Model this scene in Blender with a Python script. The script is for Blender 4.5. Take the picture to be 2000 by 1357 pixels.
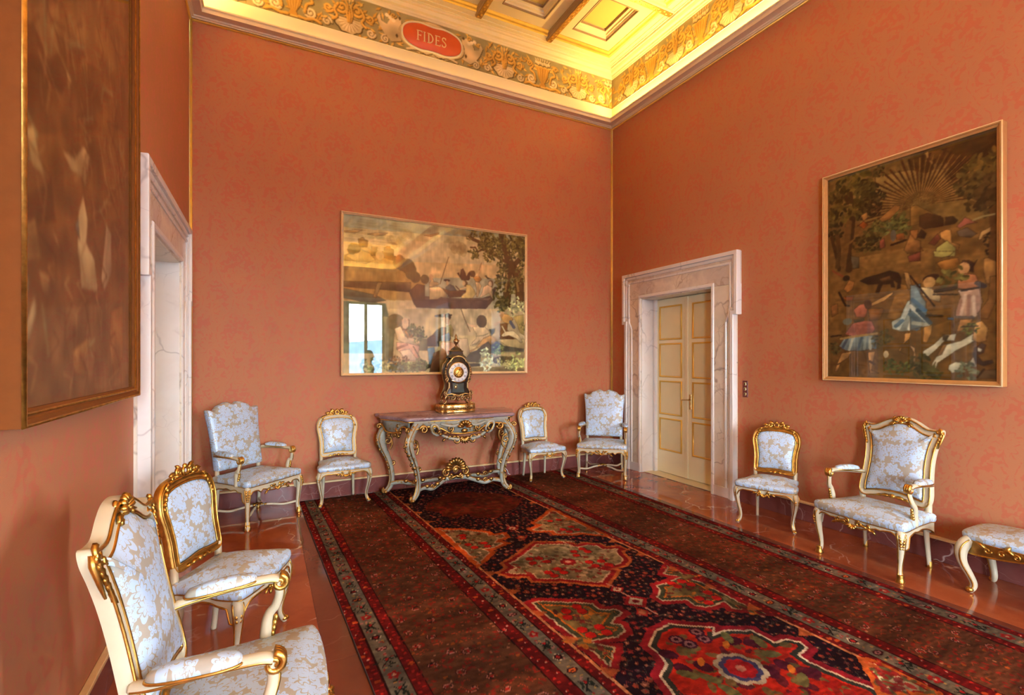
import bpy, math, random
import numpy as np
from mathutils import Vector, Matrix

for o in list(bpy.data.objects):
    bpy.data.objects.remove(o, do_unlink=True)
SC = bpy.context.scene
COL = SC.collection
random.seed(7); RNG = np.random.default_rng(7)

# room: left wall x=XL, right wall x=XR, back wall y=YB, window wall y=YF (metres)
XL, XR, YB, YF = -0.70, 4.784, 6.05, -8.0

# ---------------------------------------------------------------- camera
cd = bpy.data.cameras.new('camera'); cam = bpy.data.objects.new('camera', cd); COL.objects.link(cam)
cam.location = (0, 0, 1.6); cam.rotation_euler = (math.pi/2, 0, -math.radians(26.8))
cd.sensor_fit = 'HORIZONTAL'; cd.sensor_width = 36; cd.lens = 955.5*36/2000; cd.shift_y = 22.2/2000
cd.clip_start = 0.05
SC.camera = cam

# ---------------------------------------------------------------- world, window daylight, cove lamps, exposure
w = bpy.data.worlds.new('sky'); SC.world = w; w.use_nodes = True
wn = w.node_tree.nodes; wl = w.node_tree.links
bg = wn['Background']; tc = wn.new('ShaderNodeTexCoord'); sp = wn.new('ShaderNodeSeparateXYZ'); rp = wn.new('ShaderNodeValToRGB')
ma = wn.new('ShaderNodeMath'); ma.operation = 'MULTIPLY_ADD'; ma.inputs[1].default_value = .5; ma.inputs[2].default_value = .5
wl.new(tc.outputs['Generated'], sp.inputs[0]); wl.new(sp.outputs['Z'], ma.inputs[0]); wl.new(ma.outputs[0], rp.inputs[0]); wl.new(rp.outputs[0], bg.inputs[0])
for e, (p, c) in zip([rp.color_ramp.elements[0], rp.color_ramp.elements[1], rp.color_ramp.elements.new(.5), rp.color_ramp.elements.new(.5)], ((.0, (.03, .04, .05)), (.495, (.05, .065, .08)), (.505, (.74, .89, 1.0)), (1.0, (.60, .79, 1.0)))):
    e.position = p; e.color = (*c, 1)
bg.inputs[1].default_value = 80.0

def area(name, loc, rot, sx, sy, power, col, spread=math.pi):
    l = bpy.data.lights.new(name, 'AREA'); l.shape = 'RECTANGLE'; l.size = sx; l.size_y = sy
    l.energy = power; l.color = col; l.spread = spread
    o = bpy.data.objects.new(name, l); COL.objects.link(o); o.location = loc; o.rotation_euler = rot
    return o
WIN = [(0.50, 1.5), (3.60, 1.5)]            # window centre x, width
for wx, ww in WIN:
    po = area('window_portal', (wx, YF-.15, 2.325), (math.pi/2, 0, 0), ww, 3.15, 1, (1, 1, 1)); po.data.cycles.is_portal = True
WY4 = (-3.5, -2.2)                          # and in the left wall
WY = (-2.5, -1.5)                           # window in the right wall behind the camera, y range
po = area('window_portal', (XR+.15, (WY[0]+WY[1])/2, 1.925), (math.pi/2, 0, math.pi/2), WY[1]-WY[0], 2.35, 1, (1, 1, 1)); po.data.cycles.is_portal = True
po = area('window_portal', (XL-.15, (WY4[0]+WY4[1])/2, 1.775), (math.pi/2, 0, -math.pi/2), WY4[1]-WY4[0], 2.05, 1, (1, 1, 1)); po.data.cycles.is_portal = True
WARM = (1.0, 0.66, 0.19)
LY = YB-YF
area('cove_light_right', (XR-0.075, (YB+YF)/2, 5.195), (math.pi, math.radians(-30), 0), 0.07, LY-0.4, 340, WARM)
area('cove_light_left', (XL+0.075, (YB+YF)/2, 5.195), (math.pi, math.radians(30), 0), 0.07, LY-0.4, 340, WARM)
area('cove_light_front', ((XL+XR)/2, YF+0.055, 5.19), (math.pi, 0, 0), XR-XL-0.4, 0.07, 800, WARM)
area('cove_light_back', ((XL+XR)/2, YB-0.055, 5.19), (math.pi, 0, 0), XR-XL-0.4, 0.07, 6, WARM)
SC.view_settings.view_transform = 'Standard'; SC.view_settings.look = 'None'
SC.view_settings.gamma = 1.0; SC.view_settings.use_curve_mapping = False
SC.view_settings.exposure = 0.20
SC.cycles.max_bounces = 6; SC.cycles.diffuse_bounces = 4; SC.cycles.glossy_bounces = 3; SC.cycles.transmission_bounces = 2; SC.cycles.transparent_max_bounces = 8
SC.cycles.caustics_reflective = False; SC.cycles.caustics_refractive = False

# ---------------------------------------------------------------- mesh helpers
class MB:
    """collects vertices and faces; build() links them as one mesh object"""
    def __init__(s): s.v = []; s.f = []; s.uv = None
    def add(s, v, f):
        k = len(s.v); s.v += [tuple(map(float, p)) for p in v]; s.f += [tuple(i+k for i in q) for q in f]; return s
    def join(s, o): return s.add(o.v, o.f)
    def xf(s, fn): s.v = [tuple(map(float, fn(*p))) for p in s.v]; return s
    def mirror(s):          # add the copy mirrored in x
        k = len(s.v); s.v += [(-x, y, z) for x, y, z in s.v]
        s.f += [tuple(i+k for i in reversed(q)) for q in list(s.f)]; return s
    def build(s, name, m, parent=None, smooth=True, uvp=None, wrap=None, loc=None, rz=None):
        me = bpy.data.meshes.new(name); me.from_pydata(s.v, [], s.f); me.validate()
        if smooth: me.shade_smooth()
        if uvp is not None:
            ul = me.uv_layers.new(name='uv'); co = np.empty(len(me.vertices)*3); me.vertices.foreach_get('co', co)
            vi = np.empty(len(me.loops), int); me.loops.foreach_get('vertex_index', vi)
            P = co.reshape(-1, 3); A = P[:, uvp[0]]; B = P[:, uvp[1]]
            if wrap is not None:                     # let the pattern run on down the sides of a pad
                ca, cb = (A.max()+A.min())/2, (B.max()+B.min())/2; ha, hb = np.ptp(A)/2, np.ptp(B)/2; dep = wrap(P)
                a, b = (A-ca)/ha, (B-cb)/hb; A = A+a*np.abs(a)**9*dep; B = B+b*np.abs(b)**6*dep
            ul.data.foreach_set('uv', np.c_[A, B][vi].ravel())
        me.materials.append(m)
        o = bpy.data.objects.new(name, me); COL.objects.link(o)
        if parent is not None: o.parent = parent
        if loc is not None: o.location = loc
        if rz is not None: o.rotation_euler = (0, 0, rz)
        return o

def sharp(o, ang=40):
    """smooth shading that keeps edges sharper than ang"""
    me = o.data
    try: me.set_sharp_from_angle(angle=math.radians(ang))
    except Exception: pass
    return o

def tag(o, label, cat, group=None, kind=None):
    if label: o['label'] = label
    if cat: o['category'] = cat
    if group: o['group'] = group
    if kind: o['kind'] = kind
    return o
def struct(o, label=None):
    o['kind'] = 'structure'
    if label: o['label'] = label
    return o
def thing(name, label, cat, loc=(0, 0, 0), rz=0, group=None):
    o = bpy.data.objects.new(name, None); COL.objects.link(o); o.empty_display_size = .1
    o.location = loc; o.rotation_euler = (0, 0, rz); return tag(o, label, cat, group)
def copy_tree(o, parent=None):
    c = o.copy(); COL.objects.link(c); c.parent = parent
    for ch in o.children: copy_tree(ch, c)
    return c
def place(proto, loc, rz, label, sc=1.0, used=[]):
    o = proto if proto.name not in used else copy_tree(proto)
    used.append(proto.name)
    o.location = loc; o.rotation_euler = (0, 0, rz); o.scale = (sc, sc, sc); o['label'] = label; return o

def cat(pts, n=6, closed=False):
    """Catmull-Rom through pts (any dimension)"""
    P = np.array(pts, float); N = len(P); out = []
    for i in range(N if closed else N-1):
        if closed: a, b, c, d = P[(i-1) % N], P[i], P[(i+1) % N], P[(i+2) % N]
        else: a, b, c, d = P[max(i-1, 0)], P[i], P[i+1], P[min(i+2, N-1)]
        for k in range(n):
            t = k/n
            out.append(.5*((2*b)+(c-a)*t+(2*a-5*b+4*c-d)*t*t+(3*b-a-3*c+d)*t**3))
    if not closed: out.append(P[-1])
    return np.array(out)

def tube(path, r, n=8, closed=False, flat=1.0, up=(0, 0, 1)):
    """swept tube; r scalar or per point; flat = ratio of the second axis"""
    P = np.array(path, float); N = len(P); R = np.broadcast_to(np.array(r, float), (N,)) if np.ndim(r) < 1 or len(np.atleast_1d(r)) == N else np.interp(np.linspace(0, 1, N), np.linspace(0, 1, len(r)), r)
    T = np.roll(P, -1, 0)-np.roll(P, 1, 0) if closed else np.gradient(P, axis=0)
    T /= np.linalg.norm(T, axis=1)[:, None]+1e-12
    u = np.array(up, float); u = u-T[0]*(u@T[0])
    if np.linalg.norm(u) < 1e-3: u = np.cross(T[0], (1, 0, 0.3))
    u /= np.linalg.norm(u); v = []; a = np.linspace(0, 2*math.pi, n, endpoint=False)
    for i in range(N):
        u = u-T[i]*(u@T[i]); u /= np.linalg.norm(u)+1e-12; b = np.cross(T[i], u)
        v += list(P[i]+R[i]*(np.cos(a)[:, None]*u+flat*np.sin(a)[:, None]*b))
    f = []
    for i in range(N if closed else N-1):
        j = (i+1) % N
        for k in range(n):
            f.append((i*n+k, i*n+(k+1) % n, j*n+(k+1) % n, j*n+k))
    m = MB().add(v, f)
    if not closed:
        m.f += [tuple(reversed(range(n))), tuple(range((N-1)*n, N*n))]
    return m

def lathe(prof, n=16, c=(0, 0, 0)):
    v = []; f = []; a = np.linspace(0, 2*math.pi, n, endpoint=False)
    for r, z in prof: v += [(c[0]+r*math.cos(t), c[1]+r*math.sin(t), c[2]+z) for t in a]
    N = len(prof)
    for i in range(N-1):
        for k in range(n): f.append((i*n+k, i*n+(k+1) % n, (i+1)*n+(k+1) % n, (i+1)*n+k))
    f += [tuple(reversed(range(n))), tuple(range((N-1)*n, N*n))]
    return MB().add(v, f)

def blob(c, r, n=8, m=5, M=None):
    """ellipsoid"""
    v = [(0, 0, -1)]; f = []
    for i in range(1, m):
        t = math.pi*i/m-math.pi/2
        v += [(math.cos(t)*math.cos(2*math.pi*k/n), math.cos(t)*math.sin(2*math.pi*k/n), math.sin(t)) for k in range(n)]
    v.append((0, 0, 1)); L = len(v)-1
    for k in range(n):
        f.append((0, 1+(k+1) % n, 1+k)); f.append((L, L-n+k, L-n+(k+1) % n))
        for i in range(m-2): f.append((1+i*n+k, 1+i*n+(k+1) % n, 1+(i+1)*n+(k+1) % n, 1+(i+1)*n+k))
    r = (r, r, r) if np.isscalar(r) else r
    V = np.array(v)*np.array(r)
    if M is not None: V = V@np.array(M.to_3x3()).T
    return MB().add(V+np.array(c), f)

def box(x0, x1, y0, y1, z0, z1):
    v = [(x, y, z) for z in (z0, z1) for y in (y0, y1) for x in (x0, x1)]
    return MB().add(v, [(0, 2, 3, 1), (4, 5, 7, 6), (0, 1, 5, 4), (2, 6, 7, 3), (0, 4, 6, 2), (1, 3, 7, 5)])
def bbox(x0, x1, y0, y1, z0, z1, b=.004):
    """box with chamfered edges"""
    xs = (x0, x1); ys = (y0, y1); zs = (z0, z1); v = []; idx = {}
    for i in (0, 1):
        for j in (0, 1):
            for k in (0, 1):
                X, Y, Z = xs[i], ys[j], zs[k]; sx, sy, sz = (b, -b)[i], (b, -b)[j], (b, -b)[k]
                for ax, p in enumerate(((X, Y+sy, Z+sz), (X+sx, Y, Z+sz), (X+sx, Y+sy, Z))):
                    idx[i, j, k, ax] = len(v); v.append(p)
    f = []; I = lambda *q: idx[q]
    for s in (0, 1):
        q = [I(s, 0, 0, 0), I(s, 1, 0, 0), I(s, 1, 1, 0), I(s, 0, 1, 0)]; f.append(q if s else q[::-1])
        q = [I(0, s, 0, 1), I(1, s, 0, 1), I(1, s, 1, 1), I(0, s, 1, 1)]; f.append(q[::-1] if s else q)
        q = [I(0, 0, s, 2), I(1, 0, s, 2), I(1, 1, s, 2), I(0, 1, s, 2)]; f.append(q if s else q[::-1])
        for t in (0, 1):
            q = [I(s, t, 0, 0), I(s, t, 0, 1), I(s, t, 1, 1), I(s, t, 1, 0)]; f.append(q)
            q = [I(s, 0, t, 0), I(s, 0, t, 2), I(s, 1, t, 2), I(s, 1, t, 0)]; f.append(q)
            q = [I(0, s, t, 1), I(0, s, t, 2), I(1, s, t, 2), I(1, s, t, 1)]; f.append(q)
            for k in (0, 1): f.append([I(s, t, k, 0), I(s, t, k, 1), I(s, t, k, 2)])
    return MB().add(v, f)

def off2(P, d, closed=True):
    """offset a 2-D polyline; +d = to the left of travel (inside of a ccw loop)"""
    P = np.array(P, float); N = len(P)
    if closed: A = np.roll(P, 1, 0); B = np.roll(P, -1, 0)
    else: A = np.vstack([P[0]*2-P[1], P[:-1]]); B = np.vstack([P[1:], P[-1]*2-P[-2]])
    e1 = P-A; e2 = B-P
    e1 /= np.linalg.norm(e1, axis=1)[:, None]+1e-12; e2 /= np.linalg.norm(e2, axis=1)[:, None]+1e-12
    n1 = np.c_[-e1[:, 1], e1[:, 0]]; n2 = np.c_[-e2[:, 1], e2[:, 0]]
    m = n1+n2; m /= np.linalg.norm(m, axis=1)[:, None]+1e-12
    k = np.clip((m*n1).sum(1), .35, 1)
    return P+m*(d/k)[:, None]

def inset(P, d):
    """inward offset of a closed outline; vertices that would cross at tight corners are straightened"""
    P = np.array(P, float); Q = off2(P, d); n = len(P); bad = np.zeros(n, bool)
    for _ in range(3):
        e = np.roll(Q, -1, 0)-Q; e0 = np.roll(P, -1, 0)-P; rev = (e*e0).sum(1) <= 1e-9
        if not rev.any(): break
        bad |= rev | np.roll(rev, 1); g = np.where(~bad)[0]
        if len(g) < 8: break
        t = np.arange(n); Q = np.c_[np.interp(t, np.r_[g-n, g, g+n], np.tile(Q[g, 0], 3)), np.interp(t, np.r_[g-n, g, g+n], np.tile(Q[g, 1], 3))]
    return Q
def rings(loops, closed_ring=True, cap0=False, cap1=False):
    """loft equal-length 3-D loops"""
    n = len(loops[0]); v = []; f = []
    for L in loops: v += [tuple(p) for p in L]
    for i in range(len(loops)-1):
        for k in range(n if closed_ring else n-1):
            f.append((i*n+k, i*n+(k+1) % n, (i+1)*n+(k+1) % n, (i+1)*n+k))
    if cap0: f.append(tuple(reversed(range(n))))
    if cap1: f.append(tuple(range((len(loops)-1)*n, len(loops)*n)))
    return MB().add(v, f)

def prism(P, t0, t1, ch=.003, ax='y'):
    """2-D outline (ccw) extruded with chamfered edges; ax y: outline is (x,z), front towards -y"""
    P = np.array(P, float); Q = inset(P, ch)
    to = (lambda p, t: (p[0], t, p[1])) if ax == 'y' else (lambda p, t: (p[0], p[1], t))
    s = 1 if t1 > t0 else -1
    return rings([[to(p, t0) for p in Q], [to(p, t0+s*ch) for p in P], [to(p, t1-s*ch) for p in P], [to(p, t1) for p in Q]], True, True, True)

def half(pts, n=5):
    """closed ccw outline from a half outline given bottom centre -> top centre with x>=0"""
    H = [tuple(p) for p in pts]; full = H+[(-x, z) for x, z in reversed(H[1:-1])]
    return cat(full, n, True)

def cushion(P, prof, dome, to, nr=5):
    """upholstered pad over a 2-D outline: prof = [(inset, height)], then a dome to the centre"""
    P = np.array(P, float); c = P.mean(0); dist = np.linalg.norm(P-c, axis=1)[:, None]
    L = [P-(P-c)/dist*d if d > 0 else off2(P, d) if d else P for d, h in prof]; H = [h for d, h in prof]
    last = L[-1]; loops = [[to(p, h) for p in l] for l, h in zip(L, H)]
    D = last-c; hx, hy = np.abs(D[:, 0]).max()*1.06, np.abs(D[:, 1]).max()*1.06; nr += 4
    dm = lambda q, s: dome*(1-(abs(q[0])/hx)**2.6)*(1-(abs(q[1])/hy)**2.6)*(1-s**7)
    for i in range(1, nr):
        s = 1-i/nr; loops.append([to(c+s*d, H[-1]+dm(s*d, s)) for d in D])
    m = rings(loops); k = len(m.v); m.v.append(tuple(to(c, H[-1]+dome))); n = len(P); b = (len(loops)-1)*n
    m.f += [(b+i, b+(i+1) % n, k) for i in range(n)]
    return m

def spiral(c, r, turns, a0, sgn=1, n=22, shrink=.12):
    t = np.linspace(0, 1, n); a = a0+sgn*t*turns*2*math.pi; R = r*(1-(1-shrink)*t)
    return np.c_[c[0]+R*np.cos(a), c[1]+R*np.sin(a)]
def scroll(c, r, turns, a0, sgn, y, rad, n=18, seg=6):
    """spiral tube lying in the x-z plane"""
    p = spiral(c, r, turns, a0, sgn, n); return tube(np.c_[p[:, 0], np.full(len(p), y), p[:, 1]], np.linspace(rad, rad*.6, len(p)), seg, up=(0, 1, 0))
def leaf(p, ang, L, W, T, y=0):
    """pointed lens-shaped leaf in the x-z plane from p in direction ang"""
    pts = [(0, 0), (.25, .8), (.55, 1), (.8, .6), (1, 0)]
    up = [(p[0]+L*a*math.cos(ang)-W*b*math.sin(ang), y, p[1]+L*a*math.sin(ang)+W*b*math.cos(ang)) for a, b in pts]
    dn = [(p[0]+L*a*math.cos(ang)+W*b*math.sin(ang), y, p[1]+L*a*math.sin(ang)-W*b*math.cos(ang)) for a, b in pts[1:-1]]
    md = [(p[0]+L*a*math.cos(ang), y-T, p[1]+L*a*math.sin(ang)) for a in (.3, .6, .85)]
    v = up+dn+md; f = [(0, 8, 1), (1, 8, 9, 2), (2, 9, 10, 3), (3, 10, 4), (0, 5, 8), (5, 6, 9, 8), (6, 7, 10, 9), (7, 4, 10), (0, 1, 2, 3, 4, 7, 6, 5)]
    return MB().add(v, f)
def shell(c, R, a0, a1, n, y, T, r0=.25):
    """fan of rounded ribs in the x-z plane"""
    m = MB(); st = (a1-a0)/n
    for i in range(n):
        a = a0+st*(i+.5); wd = R*st*.56
        p = [(c[0]+R*k*math.cos(a), y-T*h, c[1]+R*k*math.sin(a)) for k, h in ((r0, .35), (.5, .6), (.78, 1), (.95, .8), (1.02, .3))]
        m.join(tube(p, [wd*.3, wd*.55, wd*.85, wd*.95, wd*.45], 6, up=(0, 1, 0)))
    return m
def rect_sweep(prof, x0, x1, y0, y1, plane='room'):
    """closed rectangular sweep; prof = [(inset p, height h)]. room: p inwards from the walls, h = z. pic: rectangle in (x,z), h = -y"""
    L = []
    for p, h in prof:
        q = [(x0+p, y0+p), (x1-p, y0+p), (x1-p, y1-p), (x0+p, y1-p)]
        L.append([(a, b, h) if plane == 'room' else (a, -h, b) for a, b in q])
    return rings(L)
def grid_mesh(name, V, C, nx, ny, m, parent=None):
    """nx*ny vertex grid with a colour attribute (C linear rgb)"""
    me = bpy.data.meshes.new(name); nq = (nx-1)*(ny-1)
    i = np.arange(nq); a = (i//(nx-1))*nx+i % (nx-1)
    q = np.c_[a, a+1, a+nx+1, a+nx].astype(np.int32)
    me.vertices.add(nx*ny); me.vertices.foreach_set('co', np.ascontiguousarray(V, np.float32).ravel())
    me.loops.add(nq*4); me.loops.foreach_set('vertex_index', q.ravel())
    me.polygons.add(nq); me.polygons.foreach_set('loop_start', np.arange(0, nq*4, 4, dtype=np.int32))
    try: me.polygons.foreach_set('loop_total', np.full(nq, 4, np.int32))
    except Exception: pass
    me.update(calc_edges=True)
    me.shade_smooth()
    at = me.color_attributes.new('paint', 'FLOAT_COLOR', 'POINT')
    at.data.foreach_set('color', np.c_[C.reshape(-1, 3), np.ones(nx*ny)].astype(np.float32).ravel())
    me.materials.append(m); o = bpy.data.objects.new(name, me); COL.objects.link(o)
    if parent is not None: o.parent = parent
    return o

# ---------------------------------------------------------------- painting on vertex grids
def lin(c):
    c = np.array(c, float)/255; return np.where(c <= .04045, c/12.92, ((c+.055)/1.055)**2.4)
def vnoise(nu, nv, cu, cv, seed=0):
    """smooth value noise with about cu x cv cells"""
    g = np.random.default_rng(seed).random((cv+2, cu+2)); x = np.linspace(0, cu, nu); y = np.linspace(0, cv, nv)
    xi = x.astype(int); yi = y.astype(int); fx = x-xi; fy = (y-yi)[:, None]; fx = fx*fx*(3-2*fx); fy = fy*fy*(3-2*fy)
    a = g[yi][:, xi]; b = g[yi][:, xi+1]; c = g[yi+1][:, xi]; d = g[yi+1][:, xi+1]
    return (a*(1-fx)+b*fx)*(1-fy)+(c*(1-fx)+d*fx)*fy
class Canvas:
    def __init__(s, us, vs, base):
        s.us = us; s.vs = vs; s.img = np.empty((len(vs), len(us), 3)); s.img[:] = base; s.r = np.random.default_rng(3)
    def win(s, u0, u1, v0, v1):
        a, b = np.searchsorted(s.us, [u0, u1]); c, d = np.searchsorted(s.vs, [v0, v1]); return a, b, c, d
    def put(s, w, mask, col, al=1.0):
        a, b, c, d = w; I = s.img[c:d, a:b]; I[mask] = I[mask]*(1-al)+np.array(col, float)*al
    def poly(s, P, col, al=1.0, edge=None, vary=0):
        P = np.array(P, float); w = s.win(P[:, 0].min(), P[:, 0].max(), P[:, 1].min(), P[:, 1].max()); a, b, c, d = w
        if b <= a or d <= c: return
        U = s.us[a:b][None]; V = s.vs[c:d][:, None]; M = np.zeros((d-c, b-a), bool); Q = np.roll(P, -1, 0)
        for (x0, y0), (x1, y1) in zip(P, Q):
            if y0 == y1: continue
            cr = (y0 > V) != (y1 > V); M ^= cr & (U < (x1-x0)*(V-y0)/(y1-y0)+x0)
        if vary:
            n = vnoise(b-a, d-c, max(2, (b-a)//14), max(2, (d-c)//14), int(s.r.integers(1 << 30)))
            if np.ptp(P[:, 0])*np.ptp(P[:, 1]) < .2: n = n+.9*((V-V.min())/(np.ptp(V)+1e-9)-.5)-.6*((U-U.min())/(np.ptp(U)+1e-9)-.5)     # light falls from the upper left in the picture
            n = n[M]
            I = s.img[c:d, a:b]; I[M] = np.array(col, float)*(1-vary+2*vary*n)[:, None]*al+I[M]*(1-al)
        else: s.put(w, M, col, al)
        if edge: s.line(np.vstack([P, P[:1]]), edge[0], edge[1], edge[2])
    def ell(s, u, v, rx, ry, rot, col, al=1.0):
        R = max(rx, ry); w = s.win(u-R, u+R, v-R, v+R); a, b, c, d = w
        if b <= a or d <= c: return
        U = s.us[a:b][None]-u; V = s.vs[c:d][:, None]-v; C, S = math.cos(rot), math.sin(rot)
        s.put(w, ((U*C+V*S)/rx)**2+((V*C-U*S)/ry)**2 < 1, col, al)
    def line(s, P, wd, col, al=1.0):
        for (x0, y0), (x1, y1) in zip(P[:-1], P[1:]):
            h = wd/2; w = s.win(min(x0, x1)-h, max(x0, x1)+h, min(y0, y1)-h, max(y0, y1)+h); a, b, c, d = w
            if b <= a or d <= c: continue
            U = s.us[a:b][None]; V = s.vs[c:d][:, None]; dx, dy = x1-x0, y1-y0; L = dx*dx+dy*dy+1e-12
            t = np.clip(((U-x0)*dx+(V-y0)*dy)/L, 0, 1); s.put(w, (U-x0-t*dx)**2+(V-y0-t*dy)**2 < h*h, col, al)
    def clump(s, u, v, r, col, n=26, k=.26):
        """cluster of leaves round a point"""
        col = np.array(col, float)
        for i in range(n):
            a = s.r.random()*6.283; q = r*math.sqrt(s.r.random()); f = .62+.75*s.r.random()
            s.ell(u+q*math.cos(a), v+q*math.sin(a), r*k, r*k*.5, s.r.random()*3.14, np.clip(col*f, 0, 255))
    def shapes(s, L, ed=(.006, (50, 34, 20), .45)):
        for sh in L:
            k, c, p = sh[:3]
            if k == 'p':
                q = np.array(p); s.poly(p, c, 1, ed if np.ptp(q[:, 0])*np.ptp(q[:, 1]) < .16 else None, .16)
            elif k == 'e': s.ell(p[0][0], p[0][1], sh[3], sh[4], sh[5], c, sh[6] if len(sh) > 6 else 1.0)
            elif k == 'l': s.line(p, sh[3], c)
            elif k == 'k': s.clump(p[0][0], p[0][1], sh[3], c)
    def grain(s, amt, cu, cv, seed):
        ny, nx = s.img.shape[:2]; s.img *= (1-amt+2*amt*vnoise(nx, ny, cu, cv, seed))[:, :, None]
    def soften(s, n=1):
        for _ in range(n):
            I = s.img; J = I.copy(); J[1:-1] = .25*I[:-2]+.5*I[1:-1]+.25*I[2:]; I = J.copy(); J[:, 1:-1] = .25*I[:, :-2]+.5*I[:, 1:-1]+.25*I[:, 2:]; s.img = J
    def linear(s): return lin(np.clip(s.img, 0, 255))

# ---------------------------------------------------------------- materials
class NT:
    def __init__(s, name):
        s.m = bpy.data.materials.new(name); s.m.use_nodes = True; s.t = s.m.node_tree; s.b = s.t.nodes['Principled BSDF']
        s.out = s.t.nodes['Material Output']
    def n(s, typ, **kw):
        q = s.t.nodes.new('ShaderNode'+typ)
        for k, v in kw.items(): setattr(q, k, v)
        return q
    def lk(s, a, b): s.t.links.new(a, b)
    def set(s, inp, v):
        if hasattr(v, 'links') or isinstance(v, bpy.types.NodeSocket): s.lk(v, inp)
        else: inp.default_value = v
    def math(s, op, a, b=0.0, c=None, clamp=False):
        q = s.n('Math', operation=op, use_clamp=clamp); s.set(q.inputs[0], a); s.set(q.inputs[1], b)
        if c is not None: s.set(q.inputs[2], c)
        return q.outputs[0]
    def vmath(s, op, a, b=(0, 0, 0)):
        q = s.n('VectorMath', operation=op); s.set(q.inputs[0], a); s.set(q.inputs[1], b); return q
    def coord(s, kind='Object'): return s.n('TexCoord').outputs[kind]
    def mapping(s, v, scale=(1, 1, 1), rot=(0, 0, 0), loc=(0, 0, 0)):
        q = s.n('Mapping'); s.lk(v, q.inputs[0]); q.inputs['Scale'].default_value = scale; q.inputs['Rotation'].default_value = rot; q.inputs['Location'].default_value = loc; return q.outputs[0]
    def noise(s, v, scale, detail=3, rough=.55, dist=0.0, out='Fac'):
        q = s.n('TexNoise'); s.lk(v, q.inputs['Vector']); q.inputs['Scale'].default_value = scale; q.inputs['Detail'].default_value = detail
        q.inputs['Roughness'].default_value = rough; q.inputs['Distortion'].default_value = dist; return q.outputs[out]
    def voro(s, v, scale, feature='F1', out='Distance', rnd=1.0, dims='3D'):
        q = s.n('TexVoronoi', feature=feature, voronoi_dimensions=dims); s.lk(v, q.inputs['Vector']); q.inputs['Scale'].default_value = scale
        q.inputs['Randomness'].default_value = rnd; return q.outputs[out] if out else q
    def ramp(s, f, stops, interp='LINEAR'):
        q = s.n('ValToRGB'); s.set(q.inputs[0], f); r = q.color_ramp; r.interpolation = interp
        while len(r.elements) < len(stops): r.elements.new(.5)
        for e, (p, c) in zip(r.elements, stops): e.position = p; e.color = (*c, 1) if len(c) == 3 else c
        return q.outputs[0]
    def mix(s, f, a, b, mode='MIX'):
        q = s.n('Mix', data_type='RGBA', blend_type=mode); s.set(q.inputs[0], f)
        for i, v in ((6, a), (7, b)): s.set(q.inputs[i], (*v, 1) if isinstance(v, tuple) and len(v) == 3 else v)
        return q.outputs[2]
    def warp(s, v, scale, amt, detail=2):
        q = s.vmath('SUBTRACT', s.noise(v, scale, detail, out='Color'), (.5, .5, .5)); r = s.vmath('SCALE', q.outputs[0]); r.inputs['Scale'].default_value = amt
        return s.vmath('ADD', v, r.outputs[0]).outputs[0]
    def bump(s, h, strength, dist):
        q = s.n('Bump'); q.inputs['Strength'].default_value = strength; q.inputs['Distance'].default_value = dist; s.lk(h, q.inputs['Height']); s.lk(q.outputs[0], s.b.inputs['Normal'])
    def fin(s, col=None, rough=None, metal=None, spec=None, coat=None):
        for k, v in (('Base Color', col), ('Roughness', rough), ('Metallic', metal), ('Specular IOR Level', spec), ('Coat Weight', coat)):
            if v is None: continue
            if isinstance(v, tuple) and len(v) == 3: v = (*v, 1)
            s.set(s.b.inputs[k], v)
        return s.m
def srgb(r, g, b): return tuple(float(x) for x in lin((r, g, b)))

def mat_plain(name, c, rough=.5, metal=0.0, var=.12, vs=14, bump=0.0, bs=60):
    t = NT(name); o = t.coord(); n = t.noise(o, vs, 4)
    col = t.mix(n, tuple(x*(1-var) for x in c), tuple(min(1, x*(1+var)) for x in c))
    if bump: t.bump(t.noise(o, bs, 3), bump, .004)
    return t.fin(col, rough, metal)
def mat_worn(name, c, under):
    """old paint rubbed through to the gilding in patches"""
    t = NT(name); o = t.coord(); n = t.noise(o, 24, 4, .6); w2 = t.ramp(n, [(.56, (0, 0, 0)), (.63, (1, 1, 1))])
    col = t.mix(w2, t.mix(t.noise(o, 9, 2), tuple(x*.8 for x in c), tuple(x*1.15 for x in c)), under); t.bump(n, .2, .004)
    return t.fin(col, .40, t.math('MULTIPLY', w2, .5))
def mat_gilt(name, c=(.80, .47, .11), rough=.34):
    t = NT(name); o = t.coord(); n = t.noise(o, 26, 4); n2 = t.noise(o, 130, 3)
    col = t.mix(t.ramp(n, [(.35, (0, 0, 0)), (.7, (1, 1, 1))]), tuple(x*.62 for x in c), c)
    t.bump(n2, .25, .002)
    return t.fin(col, t.math('ADD', t.math('MULTIPLY', n2, .25), rough-.12), 1.0)
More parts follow.
